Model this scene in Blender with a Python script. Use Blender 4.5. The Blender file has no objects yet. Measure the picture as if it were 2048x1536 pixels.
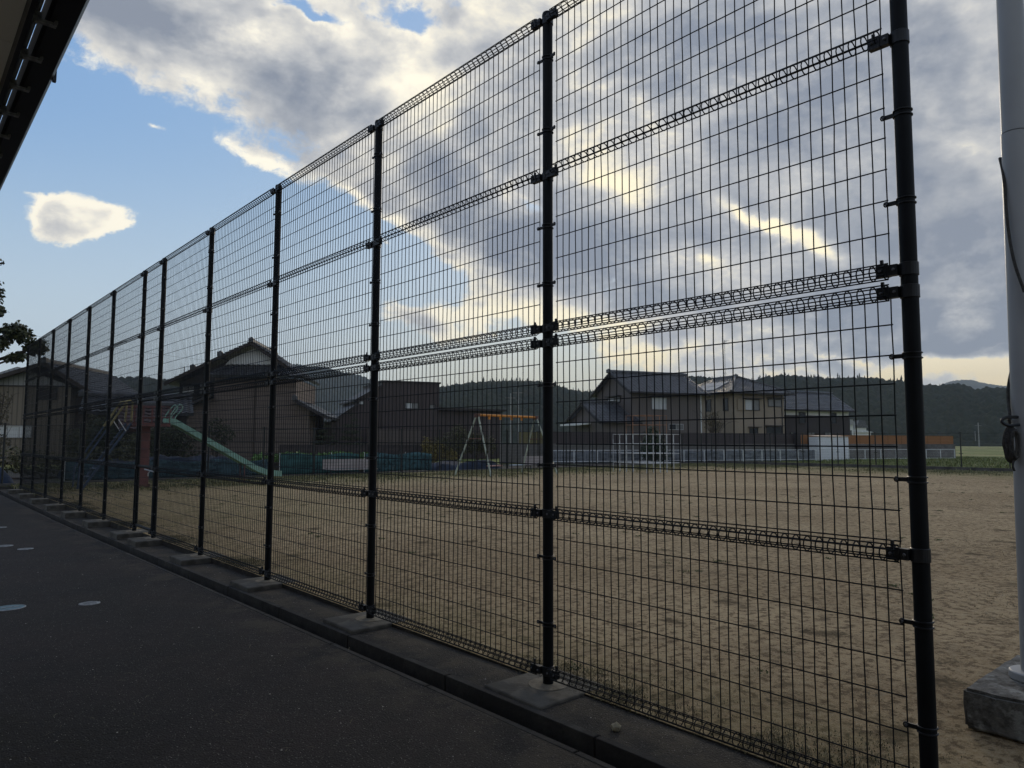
import bpy, bmesh, math, random
import numpy as np
from mathutils import Vector, Matrix, noise
random.seed(7)
sc = bpy.context.scene
COL = sc.collection
PI = math.pi

# ---------------------------------------------------------------- camera
EYE = 1.3817
PITCH, ROLL, YAW = 0.078336, 0.003019, 0.71501
FPX = 1442.64
_F = np.array([math.sin(YAW)*math.cos(PITCH), math.cos(YAW)*math.cos(PITCH), math.sin(PITCH)])
_R = np.array([math.cos(YAW), -math.sin(YAW), 0.0]); _U = np.cross(_R, _F)
_R2 = _R*math.cos(ROLL)+_U*math.sin(ROLL); _U2 = -_R*math.sin(ROLL)+_U*math.cos(ROLL)
cam_d = bpy.data.cameras.new("camera"); cam = bpy.data.objects.new("camera", cam_d); COL.objects.link(cam)
cam_d.sensor_width = 36.0; cam_d.lens = FPX/2048*36.0
cam_d.clip_start = 0.05; cam_d.clip_end = 9000
M = Matrix(((_R2[0], _U2[0], -_F[0], 0), (_R2[1], _U2[1], -_F[1], 0), (_R2[2], _U2[2], -_F[2], EYE), (0, 0, 0, 1)))
cam.matrix_world = M
sc.camera = cam
cam_d.dof.use_dof = False
sc.view_settings.view_transform = 'Standard'
sc.view_settings.look = 'None'
sc.view_settings.exposure = 0.0
sc.view_settings.gamma = 1.0
sc.view_settings.use_curve_mapping = False
sc.cycles.max_bounces = 6
sc.cycles.transparent_max_bounces = 8
sc.cycles.volume_bounces = 1

def ray(u, v):                       # direction of a point measured in the photograph
    return _F + _R2*(u-1024)/FPX - _U2*(v-768)/FPX
def azel(u, v):
    d = ray(u, v); d = d/np.linalg.norm(d)
    return math.atan2(d[0], d[1]), math.asin(d[2])

# ---------------------------------------------------------------- world: evening sky with broken cloud
SUN_AZ, SUN_EL = math.radians(57.7), math.radians(17.4)
world = bpy.data.worlds.new("World"); sc.world = world; world.use_nodes = True
wt = world.node_tree; wt.nodes.clear()
class NT:
    def __init__(s, t): s.t = t
    def new(s, k, **kw):
        n = s.t.nodes.new(k)
        for a, b in kw.items(): setattr(n, a, b)
        return n
    def put(s, sock, v):
        if v is None: return
        if isinstance(v, bpy.types.NodeSocket): s.t.links.new(v, sock)
        else: sock.default_value = v
    def m(s, op, a, b=None, c=None, clamp=False):
        n = s.new('ShaderNodeMath', operation=op, use_clamp=clamp)
        s.put(n.inputs[0], a); s.put(n.inputs[1], b); s.put(n.inputs[2], c)
        return n.outputs[0]
    def v(s, op, a, b=None, scale=None):
        n = s.new('ShaderNodeVectorMath', operation=op)
        s.put(n.inputs[0], a); s.put(n.inputs[1], b)
        if scale is not None: s.put(n.inputs['Scale'], scale)
        return n.outputs[1] if op in ('DOT_PRODUCT', 'LENGTH', 'DISTANCE') else n.outputs[0]
    def mixc(s, f, a, b, mode='MIX'):
        n = s.new('ShaderNodeMix', data_type='RGBA', blend_type=mode)
        s.put(n.inputs[0], f); s.put(n.inputs[6], a); s.put(n.inputs[7], b)
        return n.outputs[2]
    def noise(s, vec, scale, detail=8, rough=0.55, dist=0.0, col=False, lac=2.0):
        n = s.new('ShaderNodeTexNoise')
        s.put(n.inputs['Vector'], vec); s.put(n.inputs['Scale'], scale); n.inputs['Detail'].default_value = detail
        n.inputs['Roughness'].default_value = rough; n.inputs['Distortion'].default_value = dist; n.inputs['Lacunarity'].default_value = lac
        return n.outputs['Color'] if col else n.outputs['Fac']
    def sm(s, x, a, b, o0=0.0, o1=1.0):
        n = s.new('ShaderNodeMapRange', interpolation_type='SMOOTHSTEP')
        s.put(n.inputs[0], x); n.inputs[1].default_value = a; n.inputs[2].default_value = b
        n.inputs[3].default_value = o0; n.inputs[4].default_value = o1
        return n.outputs[0]
    def lin(s, x, a, b, o0=0.0, o1=1.0):
        n = s.new('ShaderNodeMapRange')
        s.put(n.inputs[0], x); n.inputs[1].default_value = a; n.inputs[2].default_value = b
        n.inputs[3].default_value = o0; n.inputs[4].default_value = o1
        return n.outputs[0]
    def mapping(s, vec, loc=(0, 0, 0), rot=(0, 0, 0), scale=(1, 1, 1), kind='POINT'):
        n = s.new('ShaderNodeMapping', vector_type=kind)
        s.put(n.inputs[0], vec); n.inputs[1].default_value = loc; n.inputs[2].default_value = rot; n.inputs[3].default_value = scale
        return n.outputs[0]
    def ramp(s, f, stops, interp='LINEAR'):
        n = s.new('ShaderNodeValToRGB'); n.color_ramp.interpolation = interp
        e = n.color_ramp.elements
        while len(e) < len(stops): e.new(0.5)
        for q, (p, c) in zip(e, stops): q.position = p; q.color = (*c, 1)
        s.put(n.inputs[0], f); return n.outputs[0]
W = NT(wt)
def blob_params(u, v, ru, rv, rot):
    # an ellipse on the sky, given where it was measured; the axes become angles
    c = np.array(azel(u, v)); a = math.radians(rot)
    e1 = np.array(azel(u+ru*math.cos(a), v+ru*math.sin(a))) - c
    e2 = np.array(azel(u-rv*math.sin(a)*1.0, v+rv*math.cos(a))) - c
    k = math.cos(c[1])
    return c, math.atan2(e1[1], e1[0]), float(np.hypot(*e1)), float(np.hypot(*e2))
def field(vec, blobs, base=0.0):
    acc = base
    for (u, v, ru, rv, rot, amp) in blobs:
        c, th, a, b = blob_params(u, v, ru, rv, rot)
        p = W.mapping(vec, (c[0], c[1], 0), (0, 0, th), (a*1.9, b*1.9, 1), 'TEXTURE')
        g = W.new('ShaderNodeTexGradient', gradient_type='QUADRATIC_SPHERE'); W.put(g.inputs[0], p)
        acc = W.m('MULTIPLY_ADD', g.outputs['Fac'], amp*1.5, acc)
    return acc
tc = W.new('ShaderNodeTexCoord'); D = tc.outputs['Generated']
sep = W.new('ShaderNodeSeparateXYZ'); W.put(sep.inputs[0], D)
dx, dy, dz = sep.outputs
az = W.m('ARCTAN2', dx, dy); el = W.m('ARCSINE', dz)
cmb = W.new('ShaderNodeCombineXYZ'); W.put(cmb.inputs[0], az); W.put(cmb.inputs[1], el); P0 = cmb.outputs[0]
def centred(x): return W.v('SUBTRACT', x, (0.5, 0.5, 0.5))
def warp(vec, src, scale, amt, detail=4):
    return W.v('ADD', vec, W.v('SCALE', centred(W.noise(src, scale, detail, 0.6, col=True)), scale=amt))
# the layer seen in perspective: flat overhead, squeezed towards the horizon
kz = W.m('ADD', W.m('MAXIMUM', dz, 0.0), 0.30)
pl = W.v('DIVIDE', D, None); W.t.links.new(kz, pl.node.inputs[1]) if False else None
cz = W.new('ShaderNodeCombineXYZ'); W.put(cz.inputs[0], W.m('DIVIDE', dx, kz)); W.put(cz.inputs[1], W.m('DIVIDE', dy, kz)); PL = cz.outputs[0]
Pw = warp(warp(P0, D, 6.0, 0.07, 3), D, 22.0, 0.03, 5)

cover = field(Pw, [
    (330, 40, 380, 130, 12, 1.5), (620, 170, 420, 165, 28, 1.6), (1000, 120, 330, 150, 10, 1.1),
    (1350, 130, 500, 260, 0, 1.5), (1800, 150, 480, 300, 0, 1.5), (2050, 520, 500, 260, 0, 1.5),
    (1500, 470, 520, 200, 8, 1.3), (1100, 480, 240, 150, 25, 1.1), (760, 405, 240, 46, 24, 1.2),
    (880, 320, 220, 90, 20, 0.9), (1700, 640, 460, 90, 0, 1.25), (1980, 740, 330, 70, 0, 1.2), (1600, 730, 300, 50, 0, 1.0), (1250, 690, 130, 40, 0, 0.75),
    (850, 640, 130, 42, 14, 1.35), (960, 612, 90, 34, 10, 1.0), (1080, 620, 110, 60, 0, 0.9),
    (135, 425, 66, 54, 0, 1.15), (195, 420, 68, 56, 0, 1.1), (170, 472, 80, 46, 0, 1.25), (215, 410, 50, 36, 0, 0.9), (110, 460, 45, 36, 0, 0.9), (235, 448, 56, 30, 10, 0.9), (120, 440, 40, 36, 0, 0.8), (300, 257, 70, 20, 12, 1.0), (520, 328, 75, 30, 25, 1.0), (60, 385, 60, 12, 15, 0.45),
    (760, 480, 90, 16, 20, 0.7), (900, 520, 80, 30, 20, 0.9), (800, 560, 50, 14, 15, 0.6), (980, 580, 70, 30, 20, 0.6), (640, 470, 50, 12, 20, 0.5), (455, 525, 30, 10, 20, 0.7), (1020, 545, 70, 34, 30, 0.9),
    # openings
    (822, 48, 75, 34, 8, -1.2), (640, 22, 80, 16, 25, -1.0), (560, 10, 30, 12, 0, -0.6), (200, 250, 120, 50, 15, -0.5), (430, 470, 300, 150, 0, -1.2),
    (840, 540, 130, 60, 25, -0.8), (700, 690, 400, 50, 0, -0.6), (1060, 410, 60, 26, 30, -0.8), (1940, 190, 110, 36, 0, -0.35), (120, 600, 240, 110, 0, -1.0),
    (1040, 690, 260, 30, -6, -0.5),
], -0.62)
fine = W.noise(W.v('MULTIPLY', D, (1, 1, 1.7)), 4.2, 12, 0.56, 0.15)
toward = (math.sin(SUN_AZ)*math.cos(SUN_EL), math.cos(SUN_AZ)*math.cos(SUN_EL), math.sin(SUN_EL))
fine2 = W.noise(W.v('MULTIPLY', W.v('ADD', D, W.v('SCALE', W.v('SUBTRACT', toward, D), scale=0.05)), (1, 1, 1.7)), 4.2, 9, 0.56, 0.15)
band = W.noise(W.mapping(P0, rot=(0, 0, math.radians(30)), scale=(1.2, 4.2, 1)), 2.6, 9, 0.60, 0.4)
puff = W.noise(W.v('MULTIPLY', D, (1, 1, 1.5)), 13.0, 8, 0.62, 0.1)
# rest of the sky: broken cloud, thickened out of view to neutralise the light
rest = W.m('MAXIMUM', W.sm(el, 0.50, 0.80), W.m('MAXIMUM', W.sm(az, 1.35, 1.75), W.sm(az, -0.05, -0.6)))
cover = W.m('ADD', cover, W.m('MULTIPLY', rest, 0.95))
dens = W.m('ADD', cover, W.m('MULTIPLY', W.m('SUBTRACT', fine, 0.5), 2.1))
dens = W.m('ADD', dens, W.m('MULTIPLY', W.m('SUBTRACT', band, 0.5), 1.0))
dens = W.m('ADD', dens, W.m('MULTIPLY', W.m('SUBTRACT', puff, 0.5), 1.4))
wisp = W.noise(W.v('MULTIPLY', D, (1, 1, 1.3)), 30.0, 7, 0.68, 0.4)
dens = W.m('ADD', dens, W.m('MULTIPLY', W.m('SUBTRACT', wisp, 0.5), 1.7))
streak = W.noise(W.mapping(Pw, rot=(0, 0, math.radians(4)), scale=(3.0, 13.0, 1)), 2.0, 8, 0.6, 0.3)
low = W.m('MULTIPLY', W.sm(el, 0.21, 0.12), W.sm(az, 0.76, 0.98))
dens = W.m('ADD', dens, W.m('MULTIPLY', low, W.m('ADD', 0.95, W.m('MULTIPLY', W.m('SUBTRACT', streak, 0.5), 2.2))))
lump = W.noise(W.v('MULTIPLY', W.v('ADD', D, (3.1, 0.4, 0.7)), (1, 1, 1.6)), 7.5, 5, 0.55, 0.2)
alpha = W.sm(dens, -0.12, 0.55)
thick = W.sm(dens, 0.0, 2.2)
relief = W.m('MULTIPLY', W.m('SUBTRACT', fine2, fine), -3.0)

light = field(Pw, [
    (480, 60, 260, 130, 20, 0.22), (1000, 60, 240, 120, 0, 0.22), (900, 170, 220, 60, 10, 0.25), (620, 390, 120, 26, 24, 0.40), (900, 500, 120, 40, 40, 0.30), (1000, 640, 160, 40, 5, 0.25),   # where the cloud is thin and the low sun shines through
    (350, 30, 300, 60, 10, -0.10), (520, 90, 230, 60, 30, 0.25), (700, 130, 200, 90, 30, 0.15), (420, 170, 120, 40, 30, 0.25), (880, 200, 160, 70, 15, 0.2), (960, 60, 160, 60, 0, 0.2),
    (730, 418, 210, 30, 24, 0.42), (960, 330, 190, 40, 40, 0.5), (1240, 370, 95, 40, 25, 0.6), (1210, 300, 110, 60, 20, 0.15),
    (1470, 412, 75, 15, 30, 0.8), (1560, 462, 85, 18, 24, 1.1), (1640, 510, 50, 18, 30, 0.7), (1330, 260, 160, 40, 30, 0.25), (1425, 520, 30, 14, 30, 0.5),
    (870, 600, 120, 12, 20, 0.9), (980, 640, 130, 40, 0, 0.55), (1200, 655, 160, 16, -8, 0.6), (1320, 700, 170, 18, -4, 0.45), (1210, 720, 110, 30, 0, 0.5),
    (1640, 708, 70, 12, 5, 0.8), (1720, 722, 50, 9, 10, 0.6), (1900, 742, 190, 26, -5, 1.2), (1990, 756, 170, 34, 0, 1.2), (1640, 750, 200, 14, 0, 0.4), (2000, 700, 60, 8, -10, 0.4),
    (170, 430, 130, 80, 0, 0.60), (510, 330, 60, 18, 25, 0.7), (305, 257, 40, 12, 12, 0.8), (45, 378, 60, 14, 15, 0.6),
    (620, 300, 260, 70, 28, -0.30), (640, 100, 50, 40, 0, -0.35), (300, 0, 240, 50, 0, -0.2), (1000, 470, 160, 70, 35, -0.35),
    (1100, 500, 230, 95, 18, -0.95), (1420, 600, 260, 50, 5, -0.3), (1400, 480, 90, 40, 30, -0.25), (850, 650, 80, 18, 12, -0.35), (1750, 500, 200, 120, 0, -0.10),
    (1680, 60, 300, 100, 0, -0.15), (1930, 60, 200, 90, 0, -0.18), (860, 440, 100, 30, 30, -0.2), (1050, 20, 110, 40, 0, -0.1), (1930, 430, 260, 160, 0, -0.30), (1850, 120, 300, 160, 0, -0.15),
], 0.0)
sd = W.v('DOT_PRODUCT', D, toward)
# brightness of the cloud: thin rims glow, the body is slate
lum = W.m('ADD', W.m('MULTIPLY', W.m('SUBTRACT', 1.0, thick), 0.62), W.m('ADD', W.m('MULTIPLY', light, 0.66), relief))
lum = W.m('ADD', lum, W.m('MULTIPLY', W.m('SUBTRACT', puff, 0.5), 0.8))
lum = W.m('ADD', lum, W.m('MULTIPLY', W.m('SUBTRACT', wisp, 0.5), 0.6))
lum = W.m('ADD', lum, W.m('MULTIPLY', W.sm(sd, 0.72, 1.0), 0.13))
lum = W.m('SUBTRACT', lum, W.m('MULTIPLY', rest, 0.45))   # unseen cloud dulled, to lower the light on the ground
lum = W.m('ADD', lum, W.m('MULTIPLY', W.m('SUBTRACT', band, 0.5), 0.25))
lum = W.m('ADD', lum, W.m('MULTIPLY', W.m('SUBTRACT', lump, 0.5), 1.5))
lum = W.m('ADD', lum, W.m('MULTIPLY', W.m('SUBTRACT', streak, 0.52), W.m('MULTIPLY', low, 1.3)))
lum = W.m('ADD', lum, 0.13, clamp=True)
cloud = W.ramp(lum, [(0.0, (0.27, 0.305, 0.375)), (0.28, (0.41, 0.435, 0.48)), (0.52, (0.60, 0.605, 0.61)), (0.78, (0.87, 0.84, 0.765)), (1.0, (1.15, 1.08, 0.90))])
# the low sun warms the cloud round it
sd = W.v('DOT_PRODUCT', D, toward)
warm = W.m('MULTIPLY', W.sm(sd, 0.88, 1.0), W.sm(lum, 0.55, 1.0))
cloud = W.mixc(W.m('MULTIPLY', warm, 0.7), cloud, (1.30, 1.15, 0.76, 1))
lowglow = W.m('MULTIPLY', W.sm(el, 0.16, 0.02), W.sm(lum, 0.62, 1.0))
cloud = W.mixc(W.m('MULTIPLY', lowglow, 0.85), cloud, (1.05, 0.80, 0.38, 1))
sky = W.new('ShaderNodeTexSky', sky_type='NISHITA')
sky.sun_disc = False; sky.sun_elevation = SUN_EL; sky.sun_rotation = SUN_AZ
sky.air_density = 1.0; sky.dust_density = 0.6; sky.ozone_density = 2.0; sky.altitude = 50
STR = 0.10
raw = W.mixc(1.0, sky.outputs[0], (2.15, 3.25, 8.8, 1), 'MULTIPLY')
skyc = W.v('DIVIDE', raw, W.v('ADD', W.v('MULTIPLY', raw, (0.118, 0.114, 0.112)), (1, 1, 1)))   # the haze near the sun saturates
skyc = W.mixc(W.m('MULTIPLY', W.sm(el, 0.40, 0.0), 0.80), skyc, (6.9, 7.9, 8.3, 1))   # paler towards the horizon
glow = W.m('MULTIPLY', W.sm(el, 0.20, 0.02), W.sm(az, 0.30, 0.72))   # yellow light low in the sky under the sun
skyc = W.mixc(W.m('MULTIPLY', glow, 0.75), skyc, (9.0, 8.0, 5.0, 1))
cl10 = W.v('SCALE', cloud, scale=1.0/STR)
final = W.mixc(alpha, skyc, cl10)
bg = W.new('ShaderNodeBackground'); W.put(bg.inputs[0], final); bg.inputs[1].default_value = STR
wo = W.new('ShaderNodeOutputWorld'); W.t.links.new(bg.outputs[0], wo.inputs[0])
world.cycles.sampling_method = 'MANUAL'; world.cycles.sample_map_resolution = 512
sun_d = bpy.data.lights.new("sun", 'SUN'); sun_d.energy = 0.8; sun_d.angle = math.radians(12); sun_d.color = (1.0, 0.86, 0.66)
sun = bpy.data.objects.new("sun", sun_d); COL.objects.link(sun)
sun.rotation_euler = Vector((-toward[0], -toward[1], -toward[2])).to_track_quat('-Z', 'Y').to_euler()
# ---------------------------------------------------------------- helpers
EYEV = np.array([0, 0, EYE])
def onz(u, v, z=0.0):
    d = ray(u, v); return EYEV + d*(z-EYE)/d[2]
def atd(u, v, D):
    return EYEV + ray(u, v)*D

class MB:
    """collects simple solids and links them as one mesh object"""
    def __init__(s): s.v = []; s.f = []
    def quad(s, a, b, c, d):
        n = len(s.v); s.v += [tuple(a), tuple(b), tuple(c), tuple(d)]; s.f.append((n, n+1, n+2, n+3)); return s
    def poly(s, pts):
        n = len(s.v); s.v += [tuple(p) for p in pts]; s.f.append(tuple(range(n, n+len(pts)))); return s
    def box(s, x0, y0, z0, x1, y1, z1):
        n = len(s.v)
        s.v += [(x0, y0, z0), (x1, y0, z0), (x1, y1, z0), (x0, y1, z0), (x0, y0, z1), (x1, y0, z1), (x1, y1, z1), (x0, y1, z1)]
        s.f += [tuple(n+i for i in q) for q in ((0, 3, 2, 1), (4, 5, 6, 7), (0, 1, 5, 4), (1, 2, 6, 5), (2, 3, 7, 6), (3, 0, 4, 7))]
        return s
    def prism(s, pts, off):
        """closed outline extruded by off"""
        n = len(s.v); k = len(pts)
        s.v += [tuple(p) for p in pts] + [tuple(np.add(p, off)) for p in pts]
        s.f.append(tuple(range(n+k-1, n-1, -1))); s.f.append(tuple(range(n+k, n+2*k)))
        for i in range(k):
            j = (i+1) % k; s.f.append((n+i, n+j, n+k+j, n+k+i))
        return s
    def tube(s, pts, r, n=6, cap=True, closed=False):
        pts = [Vector(p) for p in pts]; base = len(s.v); K = len(pts)
        rr = r if isinstance(r, (list, tuple)) else [r]*K
        ref = None
        for i, p in enumerate(pts):
            if closed: t = (pts[(i+1) % K]-pts[i-1])
            else: t = pts[min(i+1, K-1)]-pts[max(i-1, 0)]
            if t.length < 1e-9: t = Vector((0, 0, 1))
            t.normalize()
            if ref is None:
                ref = t.cross(Vector((0, 0, 1)))
                if ref.length < 0.05: ref = t.cross(Vector((0, 1, 0)))
                ref.normalize()
            a = (ref - t*ref.dot(t))
            if a.length < 1e-6: a = t.orthogonal()
            a.normalize(); ref = a; b = t.cross(a)
            for k in range(n):
                q = 2*PI*(k+0.5)/n
                s.v.append(tuple(p + a*(rr[i]*math.cos(q)) + b*(rr[i]*math.sin(q))))
        for i in range(K if closed else K-1):
            i2 = (i+1) % K
            for k in range(n):
                k2 = (k+1) % n
                s.f.append((base+i*n+k, base+i*n+k2, base+i2*n+k2, base+i2*n+k))
        if cap and not closed:
            s.f.append(tuple(base+k for k in range(n-1, -1, -1))); s.f.append(tuple(base+(K-1)*n+k for k in range(n)))
        return s
    def lathe(s, prof, n=20, c=(0, 0), cap=True):
        base = len(s.v)
        for (r, z) in prof:
            for k in range(n):
                a = 2*PI*k/n; s.v.append((c[0]+r*math.cos(a), c[1]+r*math.sin(a), z))
        for i in range(len(prof)-1):
            for k in range(n):
                k2 = (k+1) % n; s.f.append((base+i*n+k, base+i*n+k2, base+(i+1)*n+k2, base+(i+1)*n+k))
        if cap:
            s.f.append(tuple(base+k for k in range(n-1, -1, -1))); e = base+(len(prof)-1)*n; s.f.append(tuple(e+k for k in range(n)))
        return s
    def build(s, name, m, parent=None, smooth=False, bevel=0.0, label=None):
        me = bpy.data.meshes.new(name); me.from_pydata(s.v, [], s.f); me.materials.append(m)
        if smooth:
            me.polygons.foreach_set('use_smooth', [True]*len(me.polygons)); me.set_sharp_from_angle(angle=0.7)
        me.update(); o = bpy.data.objects.new(name, me); COL.objects.link(o); o.parent = parent
        if bevel:
            b = o.modifiers.new('bevel', 'BEVEL'); b.width = bevel; b.segments = 2; b.limit_method = 'ANGLE'
        if label: o['label'] = label
        return o
def npmesh(name, V, Fc, m, parent=None, smooth=False):
    me = bpy.data.meshes.new(name)
    V = np.asarray(V, np.float32); Fc = np.asarray(Fc, np.int32); k = Fc.shape[1]
    me.vertices.add(len(V)); me.vertices.foreach_set('co', V.ravel())
    me.loops.add(Fc.size); me.loops.foreach_set('vertex_index', Fc.ravel())
    me.polygons.add(len(Fc)); me.polygons.foreach_set('loop_start', np.arange(0, Fc.size, k, dtype=np.int32))
    if smooth: me.polygons.foreach_set('use_smooth', np.ones(len(Fc), bool))
    me.update(calc_edges=True); me.validate(); me.materials.append(m)
    o = bpy.data.objects.new(name, me); COL.objects.link(o); o.parent = parent
    return o
def grid(name, X, Y, Z, m, parent=None, smooth=True):
    r, c = X.shape; V = np.stack([X, Y, Z], -1).reshape(-1, 3)
    i = np.arange(r*c).reshape(r, c)
    Fc = np.stack([i[:-1, :-1], i[:-1, 1:], i[1:, 1:], i[1:, :-1]], -1).reshape(-1, 4)
    return npmesh(name, V, Fc, m, parent, smooth)
def tag(o, label, cat, group=None):
    o['label'] = label; o['category'] = cat
    if group: o['group'] = group
    return o
def thing(name, label, cat, loc=(0, 0, 0), rz=0.0, group=None):
    o = bpy.data.objects.new(name, None); COL.objects.link(o); o.empty_display_size = 0.2
    o.location = loc; o.rotation_euler = (0, 0, rz)
    return tag(o, label, cat, group)
def struct(o): o['kind'] = 'structure'; return o
def stuff(o, label=None, cat=None):
    o['kind'] = 'stuff'
    if label: o['label'] = label
    if cat: o['category'] = cat
    return o
def twin(o, loc=None, parent=None):
    c = o.copy(); COL.objects.link(c)
    if parent is not None: c.parent = parent
    if loc is not None: c.location = loc
    return c

# ---------------------------------------------------------------- materials
def mat(name, col, rough=0.8, var=0.18, scale=6.0, bump=0.0, bscale=None, col2=None, metal=0.0, spec=0.4, f2=None, coords='Object', stretch=(1, 1, 1), detail=6, lo=0.35, hi=0.65):
    m = bpy.data.materials.new(name); m.use_nodes = True; t = m.node_tree; N = NT(t)
    b = t.nodes['Principled BSDF']; b.inputs['Roughness'].default_value = rough; b.inputs['Metallic'].default_value = metal
    b.inputs['Specular IOR Level'].default_value = spec
    tcn = N.new('ShaderNodeTexCoord'); vec = N.mapping(tcn.outputs[coords], scale=stretch)
    n1 = N.noise(vec, scale, detail, 0.6)
    c2 = col2 if col2 else tuple(max(0, c*(1-var*1.6)) for c in col)
    c1 = col if col2 else tuple(min(1, c*(1+var)) for c in col)
    c = N.mixc(N.lin(n1, lo, hi), (*c2, 1), (*c1, 1))
    if f2:
        n2 = N.noise(vec, f2[0], 5, 0.6); c = N.mixc(N.sm(n2, f2[1], f2[2]), c, (*f2[3], 1))
    t.links.new(c, b.inputs['Base Color'])
    if bump:
        bn = N.new('ShaderNodeBump'); bn.inputs['Strength'].default_value = 1.0; bn.inputs['Distance'].default_value = bump
        N.put(bn.inputs['Height'], N.noise(vec, bscale or scale*4, 6, 0.65)); t.links.new(bn.outputs[0], b.inputs['Normal'])
    m['_'] = 1
    return m
def siding(name, col, pitch, axis='X', rough=0.55, groove=0.35, depth=0.012, var=0.12, spec=0.4, noise_scale=1.2):
    """profiled sheet or boards: ribs run along the other axis"""
    m = bpy.data.materials.new(name); m.use_nodes = True; t = m.node_tree; N = NT(t)
    b = t.nodes['Principled BSDF']; b.inputs['Roughness'].default_value = rough; b.inputs['Specular IOR Level'].default_value = spec
    tcn = N.new('ShaderNodeTexCoord'); sp = N.new('ShaderNodeSeparateXYZ'); N.put(sp.inputs[0], tcn.outputs['Object'])
    a = sp.outputs[{'X': 0, 'Y': 1, 'Z': 2}[axis]] if axis != 'XY' else N.m('ADD', sp.outputs[0], sp.outputs[1])
    w = N.m('PINGPONG', N.m('DIVIDE', a, pitch), 0.5)
    h = N.sm(w, 0.05, 0.16)
    cell = N.m('FLOOR', N.m('DIVIDE', a, pitch))
    wn = N.new('ShaderNodeTexWhiteNoise', noise_dimensions='1D'); N.put(wn.inputs['W'], cell)
    nz = N.noise(tcn.outputs['Object'], noise_scale, 7, 0.62)
    k = N.m('ADD', N.m('MULTIPLY', N.m('SUBTRACT', wn.outputs['Value'], 0.5), var*1.2), N.m('MULTIPLY', N.m('SUBTRACT', nz, 0.5), var*3.0))
    base = N.mixc(N.m('ADD', 0.5, k, clamp=True), (*[c*(1-var*1.5) for c in col], 1), (*[c*(1+var*1.5) for c in col], 1))
    base = N.mixc(N.m('MULTIPLY', N.m('SUBTRACT', 1.0, h), groove), base, (0.01, 0.01, 0.01, 1))
    t.links.new(base, b.inputs['Base Color'])
    bn = N.new('ShaderNodeBump'); bn.inputs['Strength'].default_value = 1; bn.inputs['Distance'].default_value = depth
    N.put(bn.inputs['Height'], h); t.links.new(bn.outputs[0], b.inputs['Normal'])
    return m

def leaf_cloud(name, centres, radii, count, size, m, parent=None, seed=1, flat=1.0, shell=0.55):
    """many small leaf faces gathered in clumps through an uneven crown"""
    rs = np.random.RandomState(seed); centres = np.array(centres, float); radii = np.array(radii, float)
    if radii.ndim == 1: radii = np.stack([radii]*3, 1)
    w = radii.prod(1)**0.66; w /= w.sum()
    idx = rs.choice(len(centres), count, p=w)
    d = rs.normal(size=(count, 3)); d /= np.linalg.norm(d, axis=1)[:, None]
    r = shell + (1-shell)*rs.rand(count)**0.6
    r *= 1.0 + 0.22*np.sin(d[:, 0]*7+idx)*np.cos(d[:, 2]*6+idx*2.1)
    c = centres[idx] + d*radii[idx]*r[:, None]
    n = d*0.6 + rs.normal(size=(count, 3))*0.6 + np.array([0, 0, 0.35]); n /= np.linalg.norm(n, axis=1)[:, None]
    a = np.cross(n, rs.normal(size=(count, 3))); a /= np.linalg.norm(a, axis=1)[:, None]; b = np.cross(n, a)
    s = size*(0.6+0.8*rs.rand(count))[:, None]
    V = np.stack([c-a*s, c+b*s*0.45*flat, c+a*s, c-b*s*0.45*flat], 1).reshape(-1, 3)
    Fc = np.arange(count*4).reshape(-1, 4)
    return npmesh(name, V, Fc, m, parent)

def leafmat(name, ca, cb, rough=0.6):
    m = bpy.data.materials.new(name); m.use_nodes = True; t = m.node_tree; N = NT(t); b = t.nodes['Principled BSDF']
    g = N.new('ShaderNodeNewGeometry'); tcn = N.new('ShaderNodeTexCoord')
    f = N.m('ADD', N.m('MULTIPLY', g.outputs['Random Per Island'], 0.6), N.m('MULTIPLY', N.noise(tcn.outputs['Object'], 1.3, 3), 0.4))
    t.links.new(N.mixc(N.lin(f, 0.2, 0.8), (*ca, 1), (*cb, 1)), b.inputs['Base Color'])
    b.inputs['Roughness'].default_value = rough; b.inputs['Specular IOR Level'].default_value = 0.3
    return m

def roof_sheet(mb, e0, e1, up, ridge0, ridge1, col=0.34, row=0.32, amp=0.065, step=0.055):
    """tiled slope: eave from e0 to e1, climbing by vector up; ridge0/ridge1 = share of the eave where the top starts and ends"""
    e0 = np.array(e0, float); e1 = np.array(e1, float); up = np.array(up, float)
    L = np.linalg.norm(e1-e0); t = (e1-e0)/L; S = np.linalg.norm(up); uu = up/S; nn = np.cross(t, uu); nn /= np.linalg.norm(nn)
    if nn[2] < 0: nn = -nn
    R = max(2, int(round(S/row))); K = max(2, int(round(L/col)))*4
    ss = np.linspace(0, L, K+1)
    for r in range(R):
        ta, tb = r/R, (r+1)/R
        def lim(q): return ridge0*L*q, L-(1-ridge1)*L*q
        rows = []
        for q, off in ((ta, step), (tb, 0.004)):
            lo, hi = lim(q); sc_ = np.clip(ss, lo, hi)
            h = off + amp*np.abs(np.sin(PI*sc_/col + 0.5))
            rows.append(e0 + np.outer(sc_, t) + uu*S*q + np.outer(h, nn))
        n = len(mb.v); mb.v += [tuple(p) for p in rows[0]] + [tuple(p) for p in rows[1]]
        lo, hi = lim(tb); lo2, hi2 = lim(ta)
        for k in range(K):
            if ss[k+1] <= lo2 or ss[k] >= hi2: continue
            mb.f.append((n+k, n+k+1, n+K+1+k+1, n+K+1+k))
    # underside
    d = -nn*0.10
    a = e0+d; b = e1+d; c = e0 + t*L*(ridge1) + up + d; e = e0 + t*L*ridge0 + up + d
    mb.quad(a, e, c, b)
    mb.quad(e0+nn*step, a, b, e1+nn*step); mb.quad(e0, e0 + t*L*ridge0 + up, e, a); mb.quad(e1, b, c, e0 + t*L*ridge1 + up)
    return mb
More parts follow.
